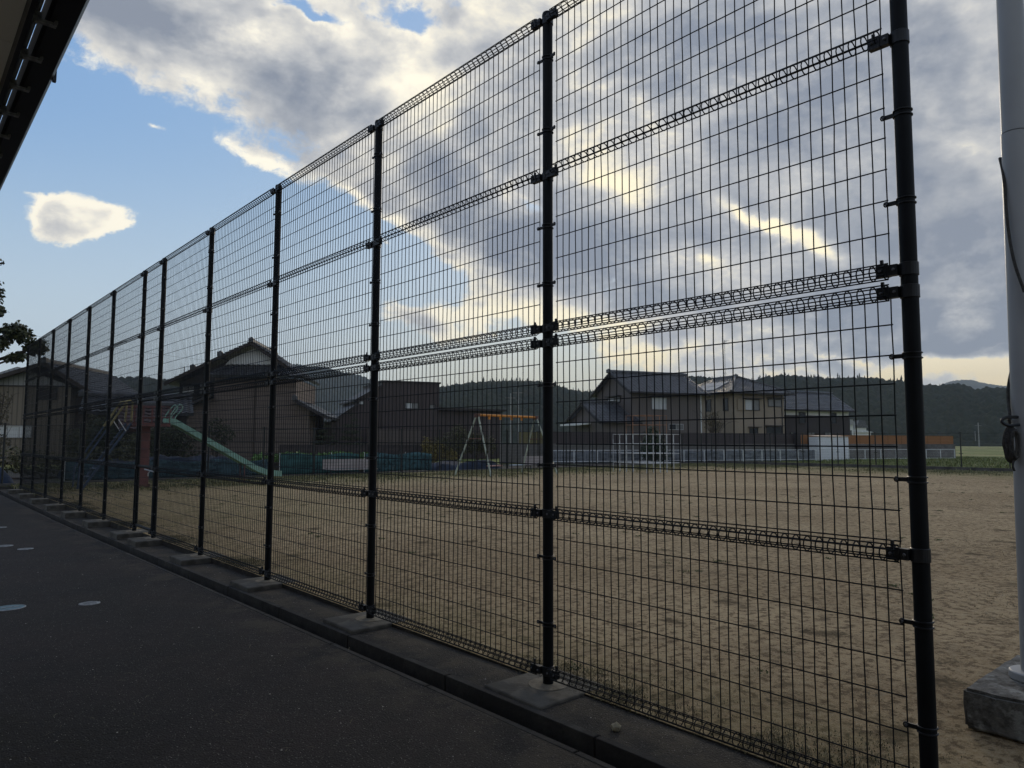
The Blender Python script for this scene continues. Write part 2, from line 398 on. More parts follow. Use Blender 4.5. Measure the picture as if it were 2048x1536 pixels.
# ================================================================ materials used
M_POST = mat('dark_post_paint', (0.005, 0.006, 0.007), 0.55, 0.25, 3.0, 0.0004, 60, spec=0.16)
M_WIRE = mat('dark_wire_paint', (0.008, 0.009, 0.010), 0.6, 0.2, 5.0, spec=0.2)
M_CLAMP = mat('dark_clamp_paint', (0.009, 0.010, 0.012), 0.42, 0.3, 9.0, spec=0.35)
M_SCREW = mat('dull_screw_steel', (0.16, 0.16, 0.17), 0.5, 0.3, 30, metal=0.6)
M_CONC = mat('weathered_concrete', (0.098, 0.090, 0.074), 0.9, 0.2, 5.0, 0.004, 40, f2=(4.0, 0.48, 0.6, (0.055, 0.050, 0.040)))
M_KERB = mat('dirty_kerb_concrete', (0.034, 0.031, 0.026), 0.95, 0.35, 6.0, 0.006, 40, f2=(1.8, 0.42, 0.58, (0.022, 0.019, 0.016)))
M_WHITE = mat('white_pole_paint', (0.33, 0.332, 0.33), 0.42, 0.05, 2.0, 0.0, spec=0.35, f2=(0.9, 0.55, 0.8, (0.30, 0.30, 0.30)))

def asphalt_material(name, base, warmer):
    m = bpy.data.materials.new(name); m.use_nodes = True; N = NT(m.node_tree); b = m.node_tree.nodes['Principled BSDF']
    tcn = N.new('ShaderNodeTexCoord'); P = tcn.outputs['Object']
    big = N.noise(P, 0.9, 7, 0.65); mid = N.noise(P, 5.0, 6, 0.6)
    c = N.mixc(N.lin(big, 0.4, 0.6), (*base, 1), (*warmer, 1))
    c = N.mixc(N.m('MULTIPLY', N.sm(mid, 0.47, 0.6), 0.5), c, (*[x*0.6 for x in base], 1))
    vo = N.new('ShaderNodeTexVoronoi', feature='F1'); N.put(vo.inputs['Vector'], P); vo.inputs['Scale'].default_value = 95
    cs = N.new('ShaderNodeSeparateColor'); N.put(cs.inputs[0], vo.outputs['Color'])
    # pale chips of stone in the surface: a few, of different size
    chip = N.m('MULTIPLY', N.sm(cs.outputs[0], 0.70, 0.98), N.sm(vo.outputs['Distance'], 0.50, 0.15))
    c = N.mixc(N.m('MULTIPLY', chip, 0.75), c, (0.17, 0.155, 0.145, 1))
    dark = N.m('MULTIPLY', N.sm(cs.outputs[1], 0.6, 0.95), N.sm(vo.outputs['Distance'], 0.55, 0.2))
    c = N.mixc(N.m('MULTIPLY', dark, 0.6), c, (0.012, 0.012, 0.012, 1))
    # moss and dirt lying in the corner of the yard, blown dust along the drain
    sp = N.new('ShaderNodeSeparateXYZ'); N.put(sp.inputs[0], P)
    dust = N.m('MULTIPLY', N.sm(sp.outputs[0], 1.95, 2.45), N.sm(N.noise(P, 2.2, 7, 0.7), 0.44, 0.60))
    c = N.mixc(N.m('MULTIPLY', dust, 0.7), c, (0.058, 0.048, 0.034, 1))
    q = N.m('ADD', N.m('ADD', N.m('MULTIPLY', sp.outputs[0], -1.0), N.m('MULTIPLY', sp.outputs[1], -0.28)), N.m('MULTIPLY', N.noise(P, 2.5, 7, 0.7), 1.6))
    moss = N.m('MULTIPLY', N.sm(q, -1.55, -0.75), N.sm(N.noise(P, 13, 8, 0.75), 0.43, 0.54))
    c = N.mixc(N.m('MULTIPLY', moss, 0.9), c, N.mixc(N.noise(P, 30, 3), (0.004, 0.003, 0.002, 1), (0.016, 0.012, 0.005, 1)))
    m.node_tree.links.new(c, b.inputs['Base Color']); b.inputs['Roughness'].default_value = 0.88; b.inputs['Specular IOR Level'].default_value = 0.25
    bn = N.new('ShaderNodeBump'); bn.inputs['Strength'].default_value = 1; bn.inputs['Distance'].default_value = 0.006
    hh = N.m('ADD', N.m('MULTIPLY', vo.outputs['Distance'], -0.7), N.m('MULTIPLY', N.noise(P, 40, 6, 0.7), 1.2))
    N.put(bn.inputs['Height'], hh); m.node_tree.links.new(bn.outputs[0], b.inputs['Normal'])
    return m
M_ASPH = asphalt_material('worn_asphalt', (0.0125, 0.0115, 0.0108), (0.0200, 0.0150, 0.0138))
M_STRIP = asphalt_material('patched_asphalt_strip', (0.017, 0.016, 0.0145), (0.027, 0.024, 0.020))

def sand_material():
    m = bpy.data.materials.new('packed_sand'); m.use_nodes = True; N = NT(m.node_tree); b = m.node_tree.nodes['Principled BSDF']
    tcn = N.new('ShaderNodeTexCoord'); P = tcn.outputs['Object']
    big = N.noise(P, 0.22, 7, 0.65); mid = N.noise(P, 2.6, 8, 0.72); small = N.noise(P, 14, 8, 0.72); grain = N.noise(P, 140, 3, 0.7)
    c = N.mixc(N.lin(big, 0.40, 0.60), (0.290, 0.215, 0.135, 1), (0.420, 0.325, 0.215, 1))
    c = N.mixc(N.m('MULTIPLY', N.sm(mid, 0.49, 0.59), 0.50), c, (0.200, 0.150, 0.098, 1))
    c = N.mixc(N.m('MULTIPLY', N.sm(small, 0.505, 0.575), 0.85), c, (0.105, 0.072, 0.044, 1))  # dark flecks: shade of the dimpled surface put into the colour
    c = N.mixc(N.m('MULTIPLY', N.sm(small, 0.47, 0.40), 0.35), c, (0.44, 0.37, 0.27, 1))
    c = N.mixc(N.m('MULTIPLY', N.sm(grain, 0.55, 0.70), 0.6), c, (0.52, 0.46, 0.36, 1))
    c = N.mixc(N.m('MULTIPLY', N.sm(grain, 0.46, 0.32), 0.6), c, (0.07, 0.05, 0.034, 1))
    wv = N.v('ADD', P, N.v('SCALE', N.v('SUBTRACT', N.noise(P, 9, 4, col=True), (0.5, 0.5, 0.5)), scale=0.28))
    for sc_, th, amt in ((2.1, 0.62, 0.85), (5.2, 0.55, 0.7)):      # dead tufts and heel marks
        vo = N.new('ShaderNodeTexVoronoi', feature='F1'); N.put(vo.inputs['Vector'], wv); vo.inputs['Scale'].default_value = sc_
        q = N.new('ShaderNodeSeparateColor'); N.put(q.inputs[0], vo.outputs['Color'])
        spot = N.m('MULTIPLY', N.sm(q.outputs[0], th, th+0.1), N.sm(N.m('ADD', vo.outputs['Distance'], N.m('MULTIPLY', N.m('SUBTRACT', small, 0.5), 1.2)), 0.30, 0.12))
        c = N.mixc(N.m('MULTIPLY', spot, amt), c, (0.062, 0.045, 0.026, 1))
    # thin grass: a fringe along the fence foot, and wider towards the far sides
    sp = N.new('ShaderNodeSeparateXYZ'); N.put(sp.inputs[0], P)
    wob = N.m('MULTIPLY', N.m('SUBTRACT', N.noise(P, 0.8, 7, 0.7), 0.5), 5.0)
    near = N.sm(N.m('ADD', sp.outputs[0], N.m('MULTIPLY', wob, 0.55)), 4.3, 3.0)
    far = N.sm(N.m('ADD', sp.outputs[1], wob), 17.5, 24.5); rgt = N.sm(N.m('ADD', sp.outputs[0], wob), 28.0, 36.5)
    cor = N.m('MULTIPLY', N.sm(N.m('ADD', sp.outputs[1], wob), 9.0, 14.0), N.sm(sp.outputs[0], 12.0, 4.0))
    g = N.m('MAXIMUM', N.m('MAXIMUM', N.m('MULTIPLY', near, 0.35), far), N.m('MAXIMUM', rgt, N.m('MULTIPLY', cor, 0.5)))
    g = N.m('MULTIPLY', g, N.sm(N.noise(P, 5.0, 8, 0.75), 0.36, 0.56))
    c = N.mixc(N.m('MULTIPLY', g, 0.85), c, N.mixc(N.noise(P, 9, 5), (0.085, 0.090, 0.032, 1), (0.190, 0.180, 0.080, 1)))
    c = N.mixc(1.0, c, (1.20, 1.15, 0.99, 1), 'MULTIPLY')
    m.node_tree.links.new(c, b.inputs['Base Color']); b.inputs['Roughness'].default_value = 0.95; b.inputs['Specular IOR Level'].default_value = 0.15
    bn = N.new('ShaderNodeBump'); bn.inputs['Strength'].default_value = 1; bn.inputs['Distance'].default_value = 0.05
    h = N.m('ADD', N.m('MULTIPLY', N.noise(P, 4.5, 8, 0.72), 1.3), N.m('MULTIPLY', N.noise(P, 20, 6, 0.75), 0.6))
    N.put(bn.inputs['Height'], h); m.node_tree.links.new(bn.outputs[0], b.inputs['Normal'])
    return m
M_SAND = sand_material()
M_FIELD = mat('meadow_grass', (0.190, 0.230, 0.060), 0.9, 0.3, 0.25, 0.03, 4, col2=(0.110, 0.135, 0.040), f2=(0.06, 0.45, 0.62, (0.28, 0.26, 0.10)), spec=0.2)
M_SOIL = mat('dark_garden_soil', (0.055, 0.045, 0.033), 0.95, 0.3, 1.5, 0.05, 6, f2=(0.5, 0.5, 0.7, (0.05, 0.065, 0.025)))

# ================================================================ ground
def zs(y): return -0.012 - 0.0075*min(max(y-3.0, 0.0), 12.0)
FX, SX, FY, RX = 2.937, 2.99, 26.5, 39.5          # tall fence line, sand edge, far side and right side of the playground
ys = np.concatenate([np.arange(-8, 30.01, 0.5)])
zz = np.array([zs(y) for y in ys])
def long_strip(name, x0, x1, dz0, dz1, m, y0=-8, y1=30, nx=1):
    yy_ = ys[(ys >= y0) & (ys <= y1)]; zv = np.array([zs(y) for y in yy_])
    xs = np.linspace(x0, x1, nx+1); X, Y = np.meshgrid(xs, yy_); Z = zv[:, None] + np.linspace(dz0, dz1, nx+1)[None, :]
    return struct(grid(name, X, Y, Z + 0*X, m, smooth=False))
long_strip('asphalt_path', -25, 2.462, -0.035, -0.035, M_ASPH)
long_strip('edge_strip', 2.652, SX, -0.004, -0.004, M_STRIP)
def sand():
    xs = np.concatenate([np.linspace(SX, 9, 90), np.linspace(9.2, RX-0.1, 130)]); y2 = np.concatenate([np.linspace(-8, 12, 200), np.linspace(12.2, FY-0.1, 90)])
    X, Y = np.meshgrid(xs, y2); rs = np.random.RandomState(3)
    Z = np.zeros_like(X)
    for i in range(40):
        k = rs.normal(size=2)*(0.5+2.2*rs.rand()); Z += np.sin(X*k[0]+Y*k[1]+rs.rand()*6.3)*0.0035/(0.6+np.hypot(*k))
    Z *= np.clip((X-SX)/0.8, 0, 1); Z -= 0.006
    return struct(grid('sand_ground', X, Y, Z, M_SAND))
sand()
sb = MB().prism([(SX-0.001, -8, -0.3), (SX+0.05, -8, -0.3), (SX+0.05, -8, -0.010), (SX-0.001, -8, -0.010)], (0, 36, 0)); struct(sb.build('sand_edge', M_KERB))
# everything beyond the playground
g = MB(); BIG = 4200
g.quad((RX-0.1, -BIG, -0.03), (BIG, -BIG, -0.03), (BIG, BIG, -0.03), (RX-0.1, BIG, -0.03))
g.quad((-BIG, FY-0.1, -0.03), (RX-0.1, FY-0.1, -0.03), (RX-0.1, BIG, -0.03), (-BIG, BIG, -0.03))
g.quad((-BIG, -BIG, -0.16), (-25, -BIG, -0.16), (-25, FY-0.1, -0.16), (-BIG, FY-0.1, -0.16))
g.quad((-25, -BIG, -0.06), (RX-0.1, -BIG, -0.06), (RX-0.1, -8, -0.06), (-25, -8, -0.06))
struct(g.build('ground', M_FIELD))

# street frame: along (t) and across (n) the row of houses behind the playground
ST_A = math.radians(-18.0); ST_O = np.array([31.6, 30.8]); ST_T = np.array([math.cos(ST_A), math.sin(ST_A)]); ST_N = np.array([-math.sin(ST_A), math.cos(ST_A)])
def st(s, n): q = ST_O + ST_T*s + ST_N*n; return float(q[0]), float(q[1])
def street_s(u, n):
    """distance along the street line n at which image column u meets it"""
    d = ray(u, 880)[:2]; A = np.array([[d[0], -ST_T[0]], [d[1], -ST_T[1]]]); b = ST_O + ST_N*n
    t, s = np.linalg.solve(A, b); return float(s)
# garden soil and lane between the playground and the wall
sl = MB()
a0 = (-14, FY+0.15, -0.022); 
sl.poly([(-14, FY+0.15, -0.022), (RX+0.6, FY+0.15, -0.022), (*st(14, 1.0), -0.022), (*st(-8, 1.0), -0.022), (*st(-40, 1.0), -0.022)])
struct(sl.build('garden_ground', M_SOIL))

# drain beside the path: lip, channel, raised edge
def kerb_piece(y0, y1):
    m = MB(); g_ = 0.006
    for (x0, x1, zb, zt) in ((2.463, 2.500, -0.22, -0.031), (2.500, 2.604, -0.22, -0.165), (2.604, 2.650, -0.22, 0.001)):
        n = len(m.v); za, zb2 = zs(y0), zs(y1)
        m.v += [(x0, y0+g_, za+zb), (x1, y0+g_, za+zb), (x1, y1-g_, zb2+zb), (x0, y1-g_, zb2+zb), (x0, y0+g_, za+zt), (x1, y0+g_, za+zt), (x1, y1-g_, zb2+zt), (x0, y1-g_, zb2+zt)]
        m.f += [tuple(n+i for i in q) for q in ((0, 3, 2, 1), (4, 5, 6, 7), (0, 1, 5, 4), (1, 2, 6, 5), (2, 3, 7, 6), (3, 0, 4, 7))]
    return m
drain = thing('drain_channel', 'long narrow concrete drain channel running along the asphalt below the fence', 'drain', (0, 0, 0))
yk = -2.4
while yk < 26.0:
    y2 = yk+1.2; kerb_piece(yk, y2).build('channel_block', M_KERB, drain, bevel=0.004); yk = y2

# ================================================================ tall mesh fence
PY = [1.06+2*i for i in range(6)]; PY += [PY[-1]+1.03]; PY += [PY[-1]+2*i for i in range(1, 7)]
PY = PY[:13]
fence = thing('tall_mesh_fence', 'tall dark wire mesh fence on round posts dividing the asphalt from the playground', 'fence', (FX, 0, 0))
post_mb = MB().lathe([(0.0305, -0.1), (0.0305, 3.955)], 24)
cap_mb = MB().lathe([(0.0335, 3.955), (0.0345, 3.965), (0.0345, 3.985), (0.030, 3.998), (0.012, 4.004)], 24)
def wire_clamp(sides=(-1, 1)):
    m = MB()   # two round-wire straps and their lugs
    for dz in (-0.010, 0.010):
        m.tube([(0.033*math.cos(a), 0.033*math.sin(a), dz) for a in np.linspace(0, 2*PI, 21)[:-1]], 0.0032, 6, closed=True)
    for s in sides:
        m.box(-0.012, min(s*0.030, s*0.072), -0.008, -0.005, max(s*0.030, s*0.072), 0.008)
        m.tube([(-0.013, s*0.070+0.008*math.cos(a), 0.009*math.sin(a)) for k, a in enumerate(np.linspace(0, 2*PI, 11)[:-1])], 0.0030, 5, closed=True)
    return m
def plate_clamp(sides=(-1, 1)):
    m = MB()
    m.lathe([(0.0312, -0.026), (0.0345, -0.024), (0.0345, 0.024), (0.0312, 0.026)], 22)
    for s in sides:
        y0, y1 = sorted((s*0.028, s*0.105)); m.box(-0.040, y0, -0.021, -0.012, y1, 0.021)
        y0, y1 = sorted((s*0.085, s*0.096)); m.box(-0.026, y0, 0.016, -0.016, y1, 0.048)
        m.box(-0.044, min(s*0.060, s*0.105), -0.024, -0.038, max(s*0.060, s*0.105), 0.024)
    return m
def screws(offs, x):
    m = MB()
    for s in offs:
        m.tube([(x, s, 0), (x-0.005, s, 0)], [0.0065, 0.0045], 8)
    return m
CL_W = [0.335, 0.711, 1.24, 1.709, 2.31, 2.66, 3.25, 3.706]
CL_P = [0.075, 0.962, 1.955, 2.042, 2.965, 3.945]
def roll_rings(zc, n, y0, r=0.030, cx=-0.030):
    m = MB()
    for i in range(n):
        y = y0+0.05*i
        m.tube([(cx+r*math.cos(a), y+0.004*math.sin(a*0.5), zc+r*math.sin(a)) for a in np.linspace(0, 2*PI, 11)[:-1]], 0.0027, 4, closed=True)
    return m
def roll_wires(m, zc, y0, y1, r=0.0315, cx=-0.030, angs=(20, 90, 150, 210, 270, 330)):
    for a in angs:
        a = math.radians(a); m.tube([(cx+r*math.cos(a), y0, zc+r*math.sin(a)), (cx+r*math.cos(a), y1, zc+r*math.sin(a))], 0.0029, 5)
    return m
def wire_panel(width, zlo, zhi, hz, mid, n):
    rs = random.Random(int(width*100+zlo*10)); y0 = 0.07
    m = MB()
    for i in range(n):
        y = y0+0.05*i
        pts = [(0, y, zlo)]
        for z in sorted(list(hz)+[mid-0.03, mid+0.03]):
            pts.append((rs.uniform(-0.0012, 0.0012), y+rs.uniform(-0.0018, 0.0018), z))
        pts.append((0, y, zhi)); m.tube(pts, 0.0028, 4, cap=False)
    yb = y0+0.05*(n-1)
    for z in hz: m.tube([(-0.0045, y0-0.006, z), (-0.0045, yb+0.006, z)], 0.0030, 5)
    rolls = []
    for zc in (zlo-0.002, mid, zhi+0.002):
        r = roll_rings(zc, n, y0); roll_wires(r, zc, y0-0.006, yb+0.006); rolls.append(r)
    return m, rolls
LOW_H = [0.180, 0.305, 0.433, 0.562, 0.696, 0.823, 1.006, 1.121, 1.244, 1.363, 1.484, 1.605, 1.716, 1.835]
UP_H = [2.196, 2.328, 2.454, 2.582, 2.704, 2.845, 3.034, 3.161, 3.285, 3.41, 3.535, 3.66, 3.79]
protos = {}
def panel_at(y, n, kind):
    key = (n, kind)
    if key not in protos:
        zl, zh, hz, mid = ((0.075, 1.955, LOW_H, 0.962) if kind == 'low' else (2.042, 3.945, UP_H, 2.985))
        pm, rl = wire_panel(2.0, zl, zh, hz, mid, n)
        p = pm.build('mesh_panel', M_WIRE, fence); p.location = (0, y, 0)
        rr = [r.build('tube_rail', M_WIRE, p) for r in rl]; protos[key] = (p, rr)
    else:
        p0, r0 = protos[key]; p = twin(p0, (0, y, 0), fence)
        for r in r0: twin(r, None, p)
def dress(post, sides):
    """straps, plates and screws of one post; sides = which neighbours it holds"""
    global KIT
    if sides not in KIT:
        w0 = wire_clamp(sides).build('strap_clamp', M_CLAMP, post); pc = plate_clamp(sides).build('plate_clamp', M_CLAMP, post)
        s0 = screws((0.068,), -0.014).build('screw', M_SCREW, post); s1 = screws((0.0,), -0.046).build('screw', M_SCREW, post)
        KIT[sides] = (w0, pc, s0, s1); fresh = [w0, pc, s0, s1]
    else: fresh = []
    w0, pc, s0, s1 = KIT[sides]
    def put(o, loc):
        if o in fresh: fresh.remove(o); o.location = loc
        else: twin(o, loc, post)
    for z in CL_W:
        put(w0, (0, 0, z))
        for s in sides: put(s0, (0, 0.0 if s > 0 else -0.136, z))
    for z in CL_P:
        put(pc, (0, 0, z))
        for s in sides: put(s1, (0, 0.09*s, z)); put(s1, (0, 0.040*s, z))
KIT = {}
pp = None
for i, y in enumerate(PY):
    if pp is None:
        P = pp = post_mb.build('post', M_POST, fence, smooth=True); cp = cap_mb.build('post_cap', M_POST, pp, smooth=True); P.location = (0, y, 0)
    else:
        P = twin(pp, (0, y, 0), fence); twin(cp, None, P)
    dress(P, (1,) if i == 0 else ((-1,) if i == len(PY)-1 else (-1, 1)))
for i in range(len(PY)-1):
    d = PY[i+1]-PY[i]
    if d > 1.5:
        panel_at(PY[i], 38, 'low'); panel_at(PY[i], 38, 'up')
    else:
        panel_at(PY[i], 19, 'up')
# the narrow gate between two of the posts
yg = PY[5]
gate = MB()
for (a, b) in (((0, 0.075, 0.10), (0, 0.075, 1.97)), ((0, 0.955, 0.10), (0, 0.955, 1.97)), ((0, 0.075, 1.97), (0, 0.955, 1.97)), ((0, 0.075, 0.10), (0, 0.955, 0.10)), ((0, 0.075, 0.98), (0, 0.955, 0.98))):
    gate.tube([a, b], 0.021, 10)
go = gate.build('gate', M_POST, fence); go.location = (0, yg, 0)
gm = MB()
for i in range(17): gm.tube([(0, 0.11+0.05*i, 0.1), (0, 0.11+0.05*i, 1.97)], 0.0024, 4, cap=False)
for z in LOW_H: gm.tube([(-0.0045, 0.08, z), (-0.0045, 0.95, z)], 0.0026, 4, cap=False)
gm.build('gate_mesh', M_WIRE, go)
lt = MB().tube([(-0.045, -0.05, 0.93), (-0.045, 0.42, 0.95)], 0.009, 8).tube([(-0.045, 0.12, 0.94), (-0.07, 0.13, 0.90), (-0.07, 0.13, 0.86)], 0.008, 6)
lt.build('latch_bar', mat('galvanised_bar', (0.42, 0.43, 0.43), 0.4, 0.15, 9, metal=0.7), go)

# footings, one under each post
fb = None
ordw = ['nearest the white pole, under the thick right hand post', 'under the tall post in the middle of the photo', 'under the second whole post from the middle', 'under the third whole post from the middle',
        'under the fourth whole post from the middle', 'on the near side of the gate', 'on the far side of the gate', 'just beyond the gate footings', 'second beyond the gate',
        'third beyond the gate', 'fourth beyond the gate', 'fifth beyond the gate', 'under the last post at the far end']
for i, y in enumerate(PY):
    top = -0.002 if i < 4 else 0.0
    zb = zs(y)
    m = MB(); hw = 0.235
    m.box(-0.285, -hw, zb-0.25, SX-FX+0.19, hw, top+0.0)
    nm = m.build('concrete_footing', M_CONC, bevel=0.012); nm.location = (FX, y, 0)
    tag(nm, 'square concrete footing '+ordw[i], 'footing', 'concrete footings under the fence posts')
    c = MB().lathe([(0.115, top+0.0005), (0.112, top+0.004), (0.04, top+0.007)], 26, (0, 0)).build('mortar_collar', mat('sandy_mortar', (0.20, 0.175, 0.13), 0.95, 0.2, 20, 0.003, 90) if i == 0 else bpy.data.materials['sandy_mortar'], nm)

# ================================================================ flagpole on its block
bk = MB(); bx0, by0 = 4.03, 0.35
rs = np.random.RandomState(5)
def rough_block(w, d, h, n=14):
    bm = bmesh.new(); bmesh.ops.create_cube(bm, size=1.0)
    bmesh.ops.scale(bm, vec=(w, d, h), verts=bm.verts); bmesh.ops.translate(bm, vec=(w/2, d/2, h/2), verts=bm.verts)
    bmesh.ops.bevel(bm, geom=list(bm.edges), offset=0.014, segments=2, affect='EDGES')
    bmesh.ops.subdivide_edges(bm, edges=[e for e in bm.edges if e.calc_length() > 0.05], cuts=n, use_grid_fill=True)
    for v in bm.verts:
        p = v.co; k = noise.noise(p*9)*0.006 + noise.noise(p*30)*0.004; v.co = p + Vector((noise.noise(p*12+Vector((5, 0, 0)))*0.006, noise.noise(p*12+Vector((0, 7, 0)))*0.006, k))
    return bm
bm = rough_block(0.86, 0.94, 0.19)
me = bpy.data.meshes.new('concrete_block'); bm.to_mesh(me); bm.free()
M_BLOCK = mat('lichened_concrete', (0.15, 0.145, 0.13), 0.92, 0.35, 16, 0.010, 45, col2=(0.040, 0.036, 0.030), f2=(9, 0.52, 0.62, (0.22, 0.22, 0.20)), lo=0.36, hi=0.62)
me.materials.append(M_BLOCK); blk = bpy.data.objects.new('concrete_block', me); COL.objects.link(blk); blk.location = (4.03, 0.35, 0.0)
tag(blk, 'rough lichen-stained concrete block under the white pole', 'concrete block')
PX_, PY_ = 4.47, 1.075
pole = thing('flagpole', 'tall white metal pole with a dark rope beside the last fence post', 'flagpole', (PX_, PY_, 0.19))
MB().lathe([(0.066, 0.02), (0.0645, 2.83)], 40).build('lower_tube', M_WHITE, pole, smooth=True)
MB().lathe([(0.0615, 2.836), (0.059, 7.5)], 40).build('upper_tube', M_WHITE, pole, smooth=True)
MB().lathe([(0.115, 0.0), (0.118, 0.006), (0.118, 0.036), (0.112, 0.042), (0.070, 0.043)], 40).build('base_flange', M_WHITE, pole, smooth=False, bevel=0.002)
M_ROPE = mat('dark_rope', (0.05, 0.047, 0.042), 0.9, 0.3, 60, 0.002, 120)
def rope_pts(pts, n=10):
    out = []
    P = [Vector(p) for p in pts]; P = [P[0]]+P+[P[-1]]
    for i in range(1, len(P)-2):
        for k in range(n):
            t = k/n; a, b, c, d = P[i-1], P[i], P[i+1], P[i+2]
            out.append(0.5*((2*b)+(-a+c)*t+(2*a-5*b+4*c-d)*t*t+(-a+3*b-3*c+d)*t**3))
    out.append(P[-2]); return out
pole.location = (4.437, 1.083, 0.19); pole.rotation_euler = (0.0085, 0.0098, 0)
# local directions on the pole as seen from the path: lx = to the left in the photo, fwd = towards the viewer
LX = Vector((-0.755, 0.656, 0)); FW = Vector((-0.656, -0.755, 0))
def pp_(l, f, z): q = LX*l + FW*f; return (q.x, q.y, z)
hal = MB(); hal.tube(rope_pts([pp_(-0.024, 0.064, 2.85), pp_(-0.030, 0.070, 2.70), pp_(-0.040, 0.066, 2.45), pp_(-0.060, 0.045, 2.2), pp_(-0.070, -0.020, 1.95), pp_(-0.02, -0.072, 1.7), pp_(0.050, -0.055, 1.48), pp_(0.085, 0.0, 1.33), pp_(0.115, 0.035, 1.30)]), 0.0075, 8)
hal.tube(rope_pts([pp_(0.045, -0.06, 2.72), pp_(0.069, 0.0, 2.58), pp_(0.079, 0.03, 2.32), pp_(0.070, 0.055, 2.12), pp_(0.040, 0.085, 1.94), pp_(0.022, 0.090, 1.83), pp_(-0.016, 0.088, 1.68), pp_(-0.060, 0.055, 1.54), pp_(-0.075, -0.005, 1.46), pp_(-0.03, -0.07, 1.38), pp_(0.05, -0.055, 1.32), pp_(0.10, 0.02, 1.29)]), 0.0075, 8)
hal.build('halyard_rope', M_ROPE, pole, smooth=True)
shk = MB().tube([pp_(0.042, 0.090, 1.955), pp_(0.034, 0.093, 1.90)], 0.012, 8).tube([pp_(0.032, 0.096, 1.89), pp_(0.022, 0.098, 1.83)], 0.007, 6)
shk.build('shackle', mat('bright_steel', (0.5, 0.5, 0.5), 0.3, 0.1, 20, metal=0.9), pole)
cl = MB().tube(rope_pts([pp_(0.055, 0.02, 1.32), pp_(0.13, 0.035, 1.315), pp_(0.155, 0.04, 1.295), pp_(0.13, 0.045, 1.275), pp_(0.06, 0.03, 1.28)]), 0.008, 6)
cl.build('cleat_hook', M_CLAMP, pole)
coil = MB()
for k in range(6):
    dx = 0.004*k; rr_ = random.Random(k)
    pts = []
    for a in np.linspace(0, 2*PI, 17)[:-1]:
        pts.append(pp_(0.098+0.033*math.cos(a)*(1-0.10*k)+rr_.uniform(-.003, .003), 0.035+0.008*k-0.02, 1.18+0.092*math.sin(a)*(1-0.05*k)))
    coil.tube(pts, 0.0070, 6, closed=True)
coil.tube(rope_pts([pp_(0.10, 0.04, 1.10), pp_(0.108, 0.04, 1.07), pp_(0.10, 0.04, 1.045)]), 0.006, 6)
coil.build('rope_coil', M_ROPE, pole, smooth=True)
MB().tube([pp_(-0.012, 0.0630, 2.805), pp_(-0.012, 0.067, 2.805)], 0.006, 8).build('joint_screw', M_CLAMP, pole)

# ================================================================ building eave above the path
M_SOF = mat('grey_soffit_board', (0.80, 0.78, 0.70), 0.9, 0.03, 1.2)
M_DKM = mat('black_gutter_sheet', (0.012, 0.012, 0.015), 0.35, 0.2, 4)
M_BWALL = siding('pale_bounce_cladding', (0.60, 0.58, 0.54), 0.3, 'Y')  # out-of-view wall made pale to bounce light onto the soffit
bld = thing('eave_building', 'low building whose dark gutter and grey soffit hang over the asphalt path', 'building', (0, 0, 0))
Y0, Y1, ZS = -7.0, 7.6, 3.2
MB().box(-8.0, Y0+0.5, -0.2, -1.75, Y1-0.6, 3.19).build('wall', M_BWALL, bld)
yk = Y0
while yk < Y1-0.05:
    MB().box(-1.74, yk+0.003, ZS, 0.352, min(yk+0.907, Y1), ZS+0.012).build('soffit_board', M_SOF, bld); yk += 0.91
MB().box(0.354, Y0, 3.13, 0.374, Y1, 3.36).build('fascia_board', M_DKM, bld)
rf = MB(); roof_sheet(rf, (0.43, Y1, 3.375), (0.43, Y0, 3.375), (-4.4, 0, 1.5), 0, 1, 0.3, 0.3); rf.build('roof', mat('dark_eave_tile', (0.06, 0.06, 0.065), 0.5, 0.2, 3), bld)
gut = MB()
prof = [(0.432, 3.30), (0.432, 3.205), (0.446, 3.185), (0.535, 3.185), (0.549, 3.20), (0.556, 3.305), (0.566, 3.31), (0.566, 3.318), (0.550, 3.318), (0.546, 3.205), (0.532, 3.192), (0.448, 3.192), (0.438, 3.21), (0.438, 3.30)]
gut.prism([(x, Y0, z) for x, z in prof], (0, Y1-Y0, 0)); gut.build('gutter', M_DKM, bld, label=None)
lip = MB().tube([(0.563, Y0, 3.318), (0.563, Y1, 3.318)], 0.004, 6).tube([(0.554, Y0, 3.235), (0.554, Y1, 3.235)], 0.0025, 6); lip.build('gutter_lip', M_CLAMP, bld)
MB().box(0.548, 4.175, 3.188, 0.5635, 4.20, 3.3205).build('gutter_joint', M_DKM, bld)
MB().tube([(0.400, Y0, 3.215), (0.400, Y1, 3.215)], 0.0105, 8).build('conduit_rod', mat('pale_conduit', (0.55, 0.60, 0.63), 0.25, 0.06, 3, metal=0.3, spec=0.6), bld, smooth=True)
br = MB()
br.box(0.376, -0.014, 3.16, 0.470, 0.014, 3.172); br.box(0.376, -0.014, 3.172, 0.382, 0.014, 3.26)
br.box(0.386, -0.018, 3.172, 0.415, 0.018, 3.198); br.box(0.462, -0.014, 3.172, 0.474, 0.014, 3.186); br.tube([(0.392, 0, 3.16), (0.392, 0, 3.150)], 0.008, 8)
b0 = None
yb = 3.56 - 0.385*26
while yb < Y1:
    if b0 is None: b0 = br.build('gutter_bracket', mat('bracket_metal', (0.35, 0.35, 0.34), 0.3, 0.4, 30, metal=0.6), bld)
    o_ = b0 if b0.location.y == 0 and yb < -6 else twin(b0, None, bld)
    o_.location = (0, yb, 0); yb += 0.385

